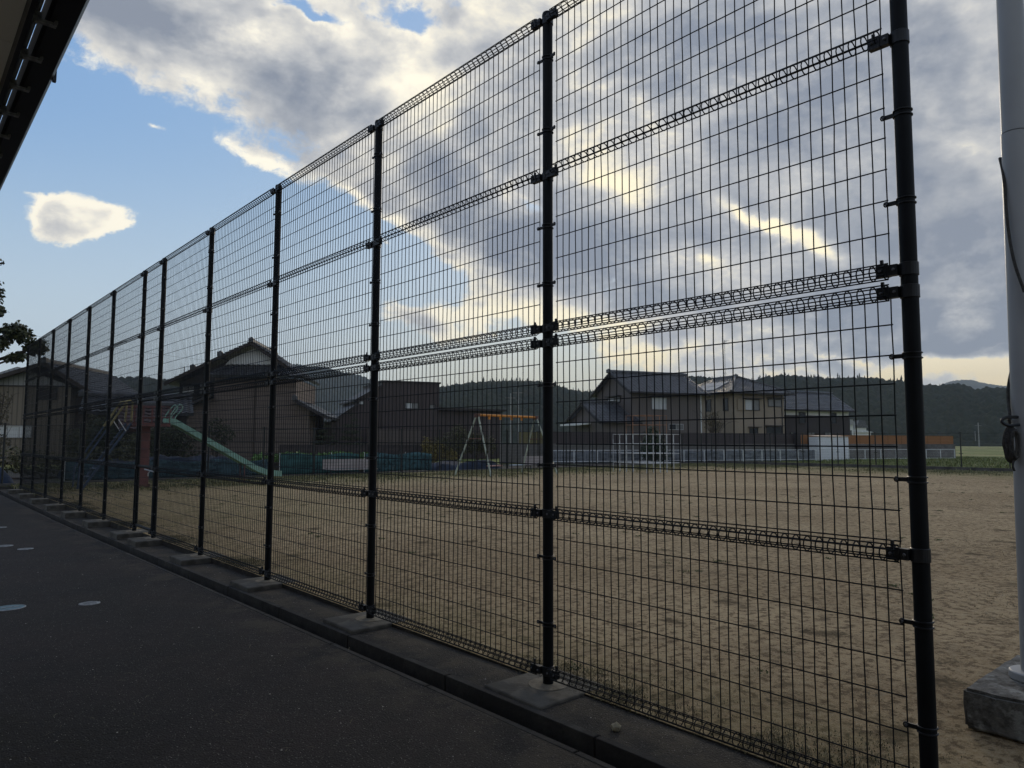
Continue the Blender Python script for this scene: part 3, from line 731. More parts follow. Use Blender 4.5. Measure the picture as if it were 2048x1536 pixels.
# ================================================================ covers set in the asphalt
M_LID = mat('pale_iron_lid', (0.27, 0.28, 0.28), 0.5, 0.25, 20, 0.001, 60, metal=0.2)
M_LIDB = mat('teal_lid_paint', (0.085, 0.16, 0.185), 0.5, 0.2, 14, 0.001, 60)
def cover(u, v, r, label, blue=False):
    z = zs(onz(u, v, -0.07)[1])-0.035; p = onz(u, v, z)
    t = thing('access_cover', label, 'drain cover', (p[0], p[1], z), 0, 'small round covers in the asphalt')
    MB().lathe([(r, 0.0), (r, 0.004), (r*0.9, 0.006)], 28, cap=False).build('rim', M_LID, t)
    if blue:
        MB().lathe([(r*0.89, 0.0), (r*0.89, 0.0045)], 28).build('lid', M_LIDB, t)
        m = MB()
        for k in range(3):
            m.box(-0.055+0.045*k, -0.012, 0.005, -0.022+0.045*k, 0.012, 0.0075)
        m.build('lid_mark', M_LID, t)
    else:
        m = MB().lathe([(r*0.89, 0.0), (r*0.89, 0.0045)], 28)
        for k in range(5): m.box(-r*0.6, -r*0.5+k*r*0.25, 0.0045, r*0.6, -r*0.5+k*r*0.25+r*0.1, 0.0065)
        m.build('lid', M_LID, t)
cover(18, 1216, 0.125, 'teal painted round cover with a pale rim at the left edge of the photo', True)
cover(179, 1207, 0.085, 'pale round cover lying alone, right of the teal one')
cover(51, 1098, 0.095, 'pale round cover, right one of the pair in the middle distance')
cover(8, 1092, 0.11, 'pale round cover, left one of the pair in the middle distance')
cover(0, 1055, 0.10, 'farthest pale round cover at the left edge of the photo')
# a stone and litter on the strip
bm = bmesh.new(); bmesh.ops.create_icosphere(bm, subdivisions=2, radius=1)
for v in bm.verts: v.co *= 1+0.35*noise.noise(v.co*1.7); v.co = Vector((v.co.x*0.034, v.co.y*0.024, v.co.z*0.018))
me = bpy.data.meshes.new('stone'); bm.to_mesh(me); bm.free(); me.materials.append(mat('buff_stone', (0.22, 0.19, 0.12), 0.9, 0.2, 30, 0.002, 80))
stn = bpy.data.objects.new('stone', me); COL.objects.link(stn); q_ = onz(1232, 1458, -0.01); stn.location = (q_[0], q_[1], 0.0); stn.rotation_euler = (0, 0, 0.6)
tag(stn, 'small buff stone lying on the dark strip between the drain and the fence', 'stone')
rs = np.random.RandomState(11)
n_ = 5200; X = rs.uniform(-0.5, 2.95, n_); Y = 1.2+rs.rand(n_)**1.6*10; sz = rs.uniform(0.0010, 0.0026, n_)*(1+1.6*(rs.rand(n_) > 0.97))
V = []; Fc = []
for i in range(n_):
    if 2.46 < X[i] < 2.655: continue
    z = zs(Y[i]) + (-0.035 if X[i] < 2.46 else -0.004); s = sz[i]; k = len(V); a = rs.rand()*6.3
    c, sn = math.cos(a)*s, math.sin(a)*s
    V += [(X[i]+c, Y[i]+sn, z), (X[i]-sn, Y[i]+c, z), (X[i]-c, Y[i]-sn, z), (X[i]+sn, Y[i]-c, z), (X[i], Y[i], z+s*0.8)]
    Fc += [(k, k+1, k+4), (k+1, k+2, k+4), (k+2, k+3, k+4), (k+3, k, k+4)]
stuff(npmesh('gravel_chips', V, Fc, mat('pale_grit', (0.34, 0.31, 0.28), 0.8, 0.3, 60)), 'pale grit scattered on the asphalt and the strip', 'grit')
# dead stems blown into the corner of the yard
V = []; Fc = []
for i in range(70):
    u_, v_ = rs.uniform(-100, 700), rs.uniform(1260, 1700); p = onz(u_, v_, -0.045); a = rs.rand()*6.3; L = rs.uniform(0.015, 0.06)
    d = np.array([math.cos(a)*L, math.sin(a)*L, rs.uniform(0, 0.01)]); w = np.array([-math.sin(a), math.cos(a), 0])*0.0009; k = len(V); p = p+np.array([0, 0, 0.003])
    V += [p-w, p+w, p+d*0.5+w+np.array([0, 0, .004]), p+d*0.5-w+np.array([0, 0, .004]), p+d+w*0.4, p+d-w*0.4]; Fc += [(k, k+1, k+2, k+3), (k+3, k+2, k+4, k+5)]
stuff(npmesh('dead_stems', V, Fc, mat('straw', (0.24, 0.20, 0.13), 0.9)), 'dry straw stems lying on the asphalt', 'litter')

# weeds and grass on the playground
def tufts(name, pts, hmin, hmax, per, m, spread=0.05, wid=0.0022, seed=2):
    rs = np.random.RandomState(seed); N_ = len(pts)*per
    base = np.repeat(np.array(pts), per, 0); base = base + np.concatenate([rs.normal(size=(N_, 2))*spread, np.zeros((N_, 1))], 1)
    a = rs.rand(N_)*6.283; lean = rs.uniform(0.2, 1.3, N_); h = rs.uniform(hmin, hmax, N_)
    dx, dy = np.cos(a)*lean*h, np.sin(a)*lean*h; w = np.stack([-np.sin(a), np.cos(a), 0*a], 1)*wid*(0.6+rs.rand(N_)[:, None])
    mid = base+np.stack([dx*0.4, dy*0.4, h*0.7], 1); tip = base+np.stack([dx, dy, h*0.9], 1)
    V = np.stack([base-w, base+w, mid+w*0.8, mid-w*0.8, tip], 1).reshape(-1, 3)
    k = np.arange(N_)*5
    Fc = np.concatenate([np.stack([k, k+1, k+2], 1), np.stack([k, k+2, k+3], 1), np.stack([k+3, k+2, k+4], 1)])
    return npmesh(name, V, Fc, m)
M_GR = leafmat('green_blades', (0.035, 0.055, 0.012), (0.10, 0.12, 0.035)); M_DRY = leafmat('dry_blades', (0.10, 0.075, 0.04), (0.30, 0.25, 0.16))
rs = np.random.RandomState(21)
pts = []
while len(pts) < 2600:
    x = SX+0.02+abs(rs.normal())*0.22; y = rs.uniform(-1, 26); p = 0.9 if (0.9 < y < 1.9 or noise.noise(Vector((x*0.9, y*0.8, 3))) > 0.12) else 0.08
    if rs.rand() < p: pts.append((x, y, -0.006))
stuff(tufts('fence_grass', pts, 0.003, 0.014, 22, leafmat('olive_turf', (0.055, 0.052, 0.022), (0.15, 0.13, 0.06)), 0.035, 0.0018), 'short green grass growing along the foot of the mesh fence', 'grass')
pts = []
while len(pts) < 2600:
    x = rs.uniform(3.1, 20); y = rs.uniform(-6, 24)
    if noise.noise(Vector((x*0.5, y*0.5, 9)))+0.5*noise.noise(Vector((x*2, y*2, 1))) > 0.12: pts.append((x, y, -0.008))
stuff(tufts('dry_weeds', pts, 0.004, 0.016, 14, M_DRY, 0.07), 'dry trodden weeds scattered over the sand', 'weeds')
pts = []
for i in range(330):
    x = rs.uniform(3.2, 30); y = rs.uniform(-4, 24); pts.append((x, y, -0.008))
stuff(tufts('green_weeds', pts, 0.006, 0.020, 44, M_GR, 0.030, 0.004), 'small green weeds dotted over the sand', 'weeds')
pts = []
while len(pts) < 9000:
    if rs.rand() < 0.6: x = rs.uniform(3, RX-0.3); y = FY-0.3-abs(rs.normal())*2.4
    else: x = RX-0.3-abs(rs.normal())*2.6; y = rs.uniform(-4, FY-0.3)
    if noise.noise(Vector((x*0.5, y*0.5, 5)))+0.6*noise.noise(Vector((x*1.6, y*1.6, 1))) > -0.18: pts.append((x, y, -0.01))
stuff(tufts('edge_grass', pts, 0.03, 0.10, 7, leafmat('tired_blades', (0.06, 0.07, 0.02), (0.19, 0.18, 0.075)), 0.12, 0.006), 'thin grass along the far sides of the playground', 'grass')
pts = [(x, y, 0.0) for x, y in zip(rs.uniform(RX+0.3, RX+32, 9000), rs.uniform(-12, 24, 9000))]
stuff(tufts('meadow_grass', pts, 0.05, 0.22, 6, leafmat('meadow_blades', (0.07, 0.10, 0.02), (0.20, 0.22, 0.07)), 0.3, 0.015), 'taller green grass beyond the right hand side of the playground', 'grass')

# ================================================================ playground equipment
M_GRN = mat('mint_green_paint', (0.24, 0.42, 0.33), 0.5, 0.15, 3, f2=(3, 0.6, 0.75, (0.22, 0.20, 0.15)))
M_RED = mat('faded_red_paint', (0.155, 0.060, 0.052), 0.6, 0.2, 4, f2=(4, 0.6, 0.75, (0.12, 0.07, 0.05)))
M_YEL = mat('yellow_paint', (0.29, 0.24, 0.10), 0.5, 0.2, 5)
M_BLU = mat('dull_blue_paint', (0.055, 0.085, 0.14), 0.55, 0.2, 5)
M_ORG = mat('orange_paint', (0.62, 0.24, 0.03), 0.5, 0.15, 3)
M_CRM = mat('chipped_cream_paint', (0.38, 0.42, 0.34), 0.6, 0.25, 3, f2=(5, 0.55, 0.72, (0.16, 0.13, 0.10)))
M_RUST = mat('rusty_brown', (0.14, 0.07, 0.05), 0.8, 0.3, 8)
M_WPNT = mat('white_pipe_paint', (0.66, 0.67, 0.66), 0.5, 0.12, 4, f2=(6, 0.6, 0.75, (0.24, 0.2, 0.16)))
M_CHAIN = mat('chain_steel', (0.22, 0.21, 0.20), 0.5, 0.2, 30, metal=0.5)
sl_ = thing('playground_slide', 'old slide with a mint green chute, red platform and blue ladder', 'slide', (6.3, 23.0, 0))
ch = MB()
prof_ = [(0.02, 1.88), (0.25, 1.83), (2.75, 0.40), (3.10, 0.27), (3.55, 0.23)]
for k in range(len(prof_)-1):
    (xa, za), (xb, zb) = prof_[k], prof_[k+1]
    for (ya, yb_) in ((-0.25, -0.225), (0.225, 0.25)):
        ch.prism([(xa, ya, za-0.03), (xb, ya, zb-0.03), (xb, ya, zb+0.15), (xa, ya, za+0.15)], (0, yb_-ya, 0))
    ch.prism([(xa, -0.224, za), (xb, -0.224, zb), (xb, -0.224, zb+0.02), (xa, -0.224, za+0.02)], (0, 0.448, 0))
ch.build('chute', M_GRN, sl_)
hd = MB()
for y in (-0.24, 0.24): hd.tube(rope_pts([(0.0, y, 1.92), (0.10, y, 2.15), (0.26, y, 2.38), (0.36, y, 2.42), (0.40, y, 2.30), (0.22, y, 2.05), (0.20, y, 1.92)], 5), 0.016, 6)
hd.build('chute_hand_loop', M_GRN, sl_, smooth=True)
MB().box(-0.98, -0.45, 1.76, 0.03, 0.45, 1.86).build('platform', M_RED, sl_)
rl = MB()
for y in (-0.43, 0.43):
    rl = MB()
    for z in (2.02, 2.34): rl.tube([(-0.95, y, z), (0.0, y, z)], 0.016, 6)
    for x in (-0.95, -0.72, -0.48, -0.24, 0.0): rl.tube([(x, y, 1.86), (x, y, 2.34)], 0.014, 6)
    rl.build('platform_rail', M_RED, sl_)
MB().box(-0.66, -0.11, 0.0, -0.42, 0.11, 1.76).build('post', M_RED, sl_, bevel=0.01)
MB().box(-0.70, -0.16, -0.02, -0.38, 0.16, 0.10).build('post_foot', M_RUST, sl_)
for y in (-0.28, 0.28): MB().tube([(-2.15, y, 0.0), (-0.98, y, 1.84)], 0.034, 6).build('ladder_rail', M_BLU, sl_)
for k in range(8):
    t = (k+0.6)/8.4; MB().box(-2.15+1.17*t-0.09, -0.26, 1.84*t-0.012, -2.15+1.17*t+0.07, 0.26, 1.84*t+0.012).build('ladder_rung', M_BLU, sl_)
for y in (-0.34, 0.34):
    MB().tube([(-1.0, y, 1.90), (-0.98, y, 2.44), (-1.06, y, 2.5), (-1.14, y, 2.46), (-1.55, y, 1.75)], 0.03, 8).build('hand_rail', M_YEL, sl_)
    MB().tube([(-1.55, y, 1.75), (-2.22, y, 0.62), (-2.25, y, 0.05)], 0.022, 6).build('hand_rail', M_BLU, sl_)
    MB().tube([(-1.33, y, 1.95), (-1.12, y, 1.62)], 0.014, 6).build('hand_rail_brace', M_WPNT, sl_)
for y in (-0.2, 0.2): MB().tube([(2.35, y, 0.0), (2.35, y, 0.62)], 0.02, 6).build('chute_support', M_RED, sl_)

sw_ = thing('swing_set', 'two-seat swing set with an orange top bar and cream legs', 'swing set', (17.5, 22.2, 0), math.atan2(0.45, 3.5))
Lb = 3.52
MB().tube([(0, 0, 2.38), (Lb, 0, 2.38)], 0.048, 10).build('top_bar', M_ORG, sw_, smooth=True)
for x, o in ((-0.02, -0.10), (Lb+0.02, 0.10)):
    for y in (-1.0, 1.0):
        MB().tube([(x, 0.05*y, 2.36), (x+o*2.2, 0.93*y, 0.16), (x+o*2.3, y*0.97, 0.0)], 0.034, 8).build('leg', M_CRM, sw_, smooth=True)
    MB().box(x-0.07, -0.10, 2.28, x+0.07, 0.10, 2.43).build('bar_bracket', M_RUST, sw_, bevel=0.01)
    MB().tube([(x+o*0.9, -0.42, 1.45), (x+o*0.9, 0.42, 1.45)], 0.018, 6).build('leg_brace', M_RUST, sw_)
for k, (xa, xb, m) in enumerate(((0.66, 1.32, mat('white_red_seat', (0.42, 0.22, 0.18), 0.6)), (2.0, 2.64, mat('pale_blue_seat', (0.30, 0.36, 0.42), 0.6)))):
    for x in (xa, xb):
        MB().box(x-0.035, -0.035, 2.22, x+0.035, 0.035, 2.34).build('hanger', M_ORG, sw_)
        c = MB(); z = 2.22; i = 0
        while z > 0.40:
            pts = [(x+(0.011*math.cos(a) if i % 2 else 0), (0 if i % 2 else 0.011*math.cos(a)), z-0.02+0.03*math.sin(a)) for a in np.linspace(0, 2*PI, 7)[:-1]]
            c.tube(pts, 0.0075, 4, closed=True); z -= 0.045; i += 1
        c.build('chain', M_CHAIN, sw_)
    MB().box(xa-0.04, -0.10, 0.36, xb+0.04, 0.10, 0.40).build('seat', m, sw_, bevel=0.008)

jg = thing('jungle_gym', 'pipe climbing frame, white below and faded orange on top', 'climbing frame', (25.9, 20.6, 0), -0.113)
M_JG = mat('worn_white_pipe', (0.52, 0.53, 0.52), 0.55, 0.2, 4, f2=(6, 0.55, 0.72, (0.2, 0.17, 0.14)))
C_ = 0.42; N5, N3 = 5, 3; h5 = 4; o5 = N5*C_/2; o3 = N3*C_/2
M_UP = mat('faded_orange_pipe', (0.30, 0.16, 0.09), 0.6, 0.25, 4)
def pipe(a, b, m, nm): MB().tube([a, b], 0.0125, 6).build(nm, m, jg)
for i in range(N5+1):
    for j in range(N5+1):
        x, y = -o5+i*C_, -o5+j*C_; pipe((x, y, 0), (x, y, h5*C_), M_JG, 'upright')
for k in range(1, h5+1):
    for i in range(N5+1):
        x = -o5+i*C_; pipe((x, -o5, k*C_), (x, o5, k*C_), M_JG, 'cross_bar'); pipe((-o5, x, k*C_), (o5, x, k*C_), M_JG, 'cross_bar')
for i in range(N3+1):
    for j in range(N3+1):
        x, y = -o3+i*C_, -o3+j*C_; pipe((x, y, h5*C_), (x, y, (h5+2)*C_), M_UP, 'upright')
for k in (1, 2):
    for i in range(N3+1):
        x = -o3+i*C_; pipe((x, -o3, (h5+k)*C_), (x, o3, (h5+k)*C_), M_UP, 'cross_bar'); pipe((-o3, x, (h5+k)*C_), (o3, x, (h5+k)*C_), M_UP, 'cross_bar')

M_PLK = mat('weathered_pale_plank', (0.34, 0.30, 0.28), 0.85, 0.15, 3, 0.003, 20, stretch=(0.3, 1, 1))
def bench(x, y, w, label):
    b = thing('bench', label, 'bench', (x, y, 0), 0, 'benches against the far mesh fence')
    for k in range(3): MB().box(0, 0.30+0.01*k, 0.27+0.125*k, w, 0.335+0.01*k, 0.385+0.125*k).build('back_plank', M_PLK, b)
    for k in range(3): MB().box(0, -0.10+0.13*k, 0.225, w, 0.02+0.13*k, 0.255).build('seat_plank', M_PLK, b)
    for x_ in (0.16, w-0.16):
        MB().tube([(x_, -0.12, 0), (x_+0.02, 0.0, 0.226)], 0.022, 6).build('leg', M_CLAMP, b)
        MB().tube([(x_, 0.36, 0), (x_+0.02, 0.25, 0.226)], 0.022, 6).build('leg', M_CLAMP, b)
        MB().tube([(x_, 0.30, 0.22), (x_, 0.36, 0.62)], 0.018, 6).build('back_stay', M_CLAMP, b)
bench(12.85, 25.6, 2.2, 'pale plank bench by the teal netting, left one of the two')
bench(23.2, 25.6, 1.9, 'pale plank bench behind the swings, right one of the two')

# ================================================================ low mesh fence round the far sides
lowf = thing('boundary_mesh_fence', 'low dark mesh fence on thin posts along the far sides of the playground', 'fence', (0, 0, 0))
M_LOWP = mat('dark_green_post', (0.010, 0.013, 0.012), 0.5, 0.2, 4)
lp = MB().tube([(0, 0, 0), (0, 0, 1.87)], 0.030, 8).tube([(-0.11, 0, 1.84), (0.11, 0, 1.84)], 0.012, 5).tube([(-0.09, 0, 0.82), (0.09, 0, 0.82)], 0.014, 5)
l0 = lp.build('post', M_LOWP, lowf)
lm = MB()
for i in range(40): lm.tube([(0.025+0.05*i, 0, 0.08), (0.025+0.05*i, 0, 1.80)], 0.0017, 3, cap=False)
for z in np.linspace(0.08, 1.80, 13): lm.tube([(0.0, 0, z), (2.0, 0, z)], 0.0019, 3, cap=False)
lm.tube([(0, 0, 1.81), (2.0, 0, 1.81)], 0.006, 4, cap=False)
m0 = lm.build('mesh_panel', M_WIRE, lowf); first = True
posts_ = [(-1.25+2*k, FY, 0.0) for k in range(-5, 21)] + [(RX, FY-0.25-2*k, -PI/2) for k in range(0, 22)]
for k, (x, y, a) in enumerate(posts_):
    o = l0 if first else twin(l0, None, lowf); q = m0 if first else twin(m0, None, lowf); first = False
    o.location = (x, y, 0); o.rotation_euler = (0, 0, a); q.location = (x, y, 0); q.rotation_euler = (0, 0, a)
M_DKC = mat('dark_stained_concrete', (0.075, 0.072, 0.065), 0.9, 0.3, 2, 0.004, 20)
kb = MB().box(RX-0.07, -20, -0.1, RX+0.07, FY, 0.17); kb.build('base_kerb', M_DKC, lowf)
MB().box(-12, FY-0.06, -0.1, RX-0.08, FY+0.06, 0.05).build('base_kerb', M_DKC, lowf)

# netting and tarps of the vegetable plots behind it
def netmat(name, col, a, rough=0.8):
    m = mat(name, col, rough, 0.35, 1.6, 0.01, 8, stretch=(1, 1, 3)); t = m.node_tree; b = t.nodes['Principled BSDF']; N = NT(t)
    tcn = N.new('ShaderNodeTexCoord'); N.put(b.inputs['Alpha'], N.lin(N.noise(tcn.outputs['Object'], 5, 4), 0.3, 0.6, a, 1.0)); return m
def netting(name, x0, y0, x1, y1, h, m, label, cat, group=None, lean=0.0):
    t = thing(name, label, cat, (x0, y0, 0), math.atan2(y1-y0, x1-x0), group); L = math.hypot(x1-x0, y1-y0)
    xs = np.linspace(0, L, max(8, int(L*5))); zs_ = np.linspace(0.02, h, 7); X, Z = np.meshgrid(xs, zs_)
    Yv = np.array([[0.05*noise.noise(Vector((x*1.4, z*3, x0)))+lean*z for x in xs] for z in zs_]); Z = Z + 0.05*np.sin(X*PI*0.9)*(Z/h)
    o = grid('net_sheet', X, Yv, Z, m, t); o.modifiers.new('thickness', 'SOLIDIFY').thickness = 0.006
    for k in range(int(L/2.2)+1): MB().tube([(k*2.2, 0.04, 0), (k*2.2, 0.04, h+0.06)], 0.014, 6).build('stake', M_WPNT, t)
netting('garden_netting', 11.9, 27.7, 15.4, 27.6, 0.80, netmat('teal_net', (0.035, 0.11, 0.105), 0.75), 'teal windbreak netting round the vegetable bed behind the left bench', 'netting', 'nets round the vegetable plots')
netting('garden_netting', 15.6, 27.55, 19.3, 27.9, 0.80, netmat('teal_net_grey', (0.045, 0.115, 0.125), 0.55), 'greyer teal netting between the left bench and the swings', 'netting', 'nets round the vegetable plots')
netting('garden_netting', 4.6, 27.9, 11.4, 27.7, 0.62, netmat('pale_teal_net', (0.05, 0.10, 0.115), 0.5), 'low teal netting behind the slide', 'netting', 'nets round the vegetable plots')
def tarp(name, x, y, w, d, h, m, label, seed):
    X, Y = np.meshgrid(np.linspace(0, w, 40), np.linspace(0, d, 12)); Z = np.zeros_like(X)
    for i in range(X.shape[0]):
        for j in range(X.shape[1]):
            e = min(X[i, j]/0.5, (w-X[i, j])/0.5, Y[i, j]/0.25, (d-Y[i, j])/0.25, 1.0); Z[i, j] = h*max(e, 0)**0.5*(0.75+0.5*noise.noise(Vector((X[i, j]*0.9+seed, Y[i, j]*1.5, 0))))+0.03*noise.noise(Vector((X[i, j]*5, Y[i, j]*5, seed)))
    o = grid(name, X, Y, Z, m); o.location = (x, y, 0.0); tag(o, label, 'tarp', 'tarps on the garden plots'); return o
M_TARP = mat('blue_tarp', (0.014, 0.024, 0.045), 0.9, 0.35, 1.3, 0.02, 6)
tarp('blue_tarp', 19.4, 27.6, 4.0, 2.2, 0.40, M_TARP, 'dark blue tarp over a low heap behind the swings', 3)
tarp('blue_tarp', 4.8, 28.6, 6.0, 2.4, 0.75, M_TARP, 'dark blue tarp behind the chute of the slide', 8)
tarp('blue_tarp', 0.6, 27.6, 2.6, 2.0, 0.75, mat('bright_blue_tarp', (0.015, 0.03, 0.06), 0.9, 0.3, 2, 0.02, 6), 'bright blue tarp at the far left end of the mesh fence', 13)
M_VEG = leafmat('vegetable_leaf', (0.045, 0.11, 0.02), (0.12, 0.24, 0.05))
cs_ = [(x, 29.0+0.5*(k % 2), 0.62+0.05*math.sin(x*3)) for k, x in enumerate(np.linspace(11.6, 16.8, 26))]
stuff(leaf_cloud('vegetable_leaves', cs_, [(0.3, 0.4, 0.22)]*26, 3000, 0.07, M_VEG, seed=4), 'bright green vegetable leaves rising behind the teal netting', 'vegetables')
MB().box(11.2, 28.4, -0.02, 17.4, 30.2, 0.45).build('raised_bed', M_SOIL)
o = bpy.data.objects['raised_bed']; tag(o, 'long raised soil bed holding the green vegetables', 'garden bed')

# ================================================================ street: white pipe fence, block wall, sheet fences
def street_thing(name, label, cat, s, n, group=None, z=0.0):
    x, y = st(s, n); return thing(name, label, cat, (x, y, z), ST_A, group)
s_a, s_b = street_s(1100, 0), street_s(1908, 0)
wf = street_thing('white_pipe_fence', 'low white pipe fence in front of the long block wall', 'fence', s_a, 0)
Lw = s_b-s_a; npst = int(Lw/1.6); wp = None
for k in range(npst+1):
    x = k*Lw/npst
    if wp is None: wp = MB().tube([(0, 0, 0), (0, 0, 0.82)], 0.036, 8).build('post', M_WPNT, wf); P = wp
    else: P = twin(wp, (x, 0, 0), wf)
wb = MB()
for z in (0.80, 0.12): wb.tube([(0, 0, z), (Lw, 0, z)], 0.020, 6)
wb.build('rail', M_WPNT, wf)
wm = MB(); nb = int(Lw/0.11)
for k in range(nb): wm.tube([(k*Lw/nb, 0, 0.12), (k*Lw/nb, 0, 0.80)], 0.0045, 3, cap=False)
wm.build('infill_bars', M_WPNT, wf)
MB().box(0, -0.08, -0.08, Lw, 0.08, 0.03).build('base_kerb', M_DKC, wf)
# faded blue sheeting tied behind the white fence
M_BSH = netmat('faded_blue_sheet', (0.155, 0.17, 0.185), 0.85)
x0_, y0_ = st(s_a+0.3, 0.25); x1_, y1_ = st(street_s(1630, 0.25), 0.25)
netting('blue_sheeting', x0_, y0_, x1_, y1_, 0.74, M_BSH, 'long faded blue sheeting tied behind the white pipe fence', 'sheeting')
# block wall in courses
M_BLK = mat('grey_block', (0.165, 0.155, 0.142), 0.92, 0.22, 1.1, 0.004, 30, f2=(0.5, 0.5, 0.72, (0.085, 0.08, 0.07)), stretch=(1, 1, 2))
w0s, w1s = street_s(1000, 2), street_s(1910, 2); Lw2 = w1s-w0s
bw = street_thing('block_wall', 'long grey concrete block wall at the foot of the houses', 'wall', w0s, 2)
MB().box(0, 0.015, -0.2, Lw2, 0.10, 1.17).build('joint_core', M_DKC, bw)
rb = random.Random(4); blocks = []; bm0 = {}
for cidx in range(6):
    x = -0.195*(cidx % 2)
    while x < Lw2-0.05:
        xa, xb_ = max(x, 0)+0.006, min(x+0.39, Lw2)-0.006
        blocks.append((xa, xb_, 0.0+0.195*cidx+0.006, 0.195*(cidx+1)-0.006)); x += 0.39
# single blocks as parts where they show largest, the rest joined
blocks.sort(key=lambda b: abs(b[0]-1.0)); near, rest = blocks[:290], blocks[290:]
std = MB().box(0, 0, 0, 0.378, 0.112, 0.183).build('block', M_BLK, bw); used_ = False
for (xa, xb_, za, zb) in near:
    if xb_-xa > 0.37:
        if not used_: o = std; used_ = True
        else: o = twin(std, None, bw)
        o.location = (xa, rb.uniform(-0.004, 0.003), za)
    else: rest.append((xa, xb_, za, zb))
rm = MB()
for (xa, xb_, za, zb) in rest: d_ = rb.uniform(-0.004, 0.003); rm.box(xa, d_, za, xb_, 0.112+d_, zb)
stuff(rm.build('blocks', M_BLK, bw)); 
MB().box(0, -0.01, 1.172, Lw2, 0.125, 1.20).build('coping', M_BLK, bw)
M_BRN = siding('brown_fence_sheet', (0.060, 0.046, 0.045), 0.12, 'X', 0.5, 0.5)
M_ORF = siding('orange_fence_board', (0.34, 0.145, 0.045), 0.09, 'Z', 0.55, 0.35)
M_OLV = siding('olive_board', (0.17, 0.15, 0.06), 0.12, 'X', 0.6, 0.5)
def sheet_fence(name, label, u0, u1, n, z0, z1, m, pw, postm):
    a, b = street_s(u0, n), street_s(u1, n); t = street_thing(name, label, 'fence', a, n, None)
    L = b-a; k = max(1, int(round(L/pw))); w = L/k; p0 = q0 = None
    for i in range(k):
        if p0 is None:
            p0 = MB().box(0.022, 0, z0, w-0.022, 0.03, z1-0.02).build('fence_panel', m, t); q0 = MB().box(-0.02, -0.015, z0-0.35, 0.02, 0.045, z1).build('fence_post', postm, t); r0 = MB().box(0.022, -0.005, z1-0.018, w-0.022, 0.035, z1+0.012).build('top_rail', postm, t)
        else:
            twin(p0, (w*i, 0, 0), t); twin(q0, (w*i, 0, 0), t); twin(r0, (w*i, 0, 0), t)
    twin(q0, (L, 0, 0), t)
M_BRP = mat('dark_brown_post', (0.035, 0.028, 0.028), 0.5)
sheet_fence('brown_sheet_fence', 'dark brown sheet metal fence on top of the block wall before the houses', 1106, 1590, 2.16, 1.205, 1.95, M_BRN, 2.0, M_BRP)
sheet_fence('orange_board_fence', 'orange-brown board fence on top of the wall at its right end', 1601, 1906, 2.16, 1.205, 1.87, M_ORF, 1.45, mat('orange_post', (0.26, 0.12, 0.045), 0.5))
sheet_fence('olive_board_fence', 'olive board fence on the wall behind the swings', 1038, 1103, 2.16, 1.205, 1.93, M_OLV, 1.0, M_BRP)
sheet_fence('dark_board_fence', 'low dark brown board fence below the brown corrugated house', 560, 862, 1.2, 0.0, 1.12, mat('dark_brown_boards', (0.052, 0.040, 0.036), 0.7, 0.3, 3), 0.9, M_BRP)
# gate pier between the two fences
gp = street_thing('gate_pier', 'dark slim gate pier where the brown and orange fences meet', 'gate pier', street_s(1595, 1.9), 1.9)
MB().box(-0.2, -0.1, 0.0, 0.22, 0.2, 2.0).build('pier', M_BRP, gp, bevel=0.01); MB().box(-0.24, -0.14, 2.0, 0.26, 0.24, 2.04).build('pier_cap', M_BRP, gp)
# white metal store
u0, u1 = 1637, 1697; sa = street_s(u0, 0.7); sb_ = street_s(u1, 0.7)
sh = street_thing('storage_shed', 'scuffed white metal storage shed in front of the orange fence', 'shed', sa, 0.7)
wS = sb_-sa; M_SHD = siding('scuffed_white_sheet', (0.80, 0.81, 0.82), 0.08, 'X', 0.5, 0.12, 0.004)
MB().box(0, 0.02, 0.0, wS, 0.9, 1.72).build('body', M_SHD, sh)
for k in range(2): MB().box(0.03+k*wS/2, -0.01, 0.05, wS/2-0.02+k*wS/2, 0.02, 1.62).build('door', M_SHD, sh)
MB().prism([(-0.05, -0.06, 1.73), (-0.05, 0.95, 1.80), (-0.05, 0.95, 1.84), (-0.05, -0.06, 1.77)], (wS+0.1, 0, 0)).build('roof', mat('tan_shed_roof', (0.30, 0.24, 0.19), 0.6), sh)
# ================================================================ houses
M_TILE = mat('grey_roof_tile', (0.085, 0.090, 0.100), 0.33, 0.45, 2.6, spec=0.85)
M_TILE2 = mat('dark_roof_tile', (0.065, 0.067, 0.072), 0.42, 0.4, 2.6, spec=0.6)
M_RTILE = mat('red_brown_roof_tile', (0.085, 0.050, 0.045), 0.6, 0.4, 3.0)
M_TRIM = mat('dark_brown_trim', (0.035, 0.028, 0.026), 0.6, 0.2, 3)
M_WOOD = mat('eave_wood', (0.045, 0.034, 0.028), 0.8, 0.2, 3)
M_TAUPE = siding('taupe_wall_sheet', (0.120, 0.100, 0.090), 0.22, 'XY', 0.6, 0.18, 0.008, 0.05)
M_BEIGE = mat('beige_render', (0.300, 0.245, 0.185), 0.9, 0.06, 0.8, 0.002, 12)
M_PLAST = mat('white_plaster', (0.74, 0.74, 0.71), 0.9, 0.06, 0.9, 0.002, 12)
M_BLKB = siding('black_board_wall', (0.045, 0.036, 0.036), 0.18, 'XY', 0.7, 0.3, 0.008, 0.1)
M_BRNC = siding('brown_corrugated_sheet', (0.062, 0.044, 0.042), 0.24, 'XY', 0.5, 0.5, 0.02, 0.08)
M_PINK = siding('old_pinkish_boards', (0.165, 0.128, 0.108), 0.30, 'Z', 0.9, 0.35, 0.012, 0.22, noise_scale=0.7)
M_KHAKI = siding('khaki_ribbed_sheet', (0.190, 0.155, 0.115), 0.26, 'XY', 0.6, 0.40, 0.02, 0.06)
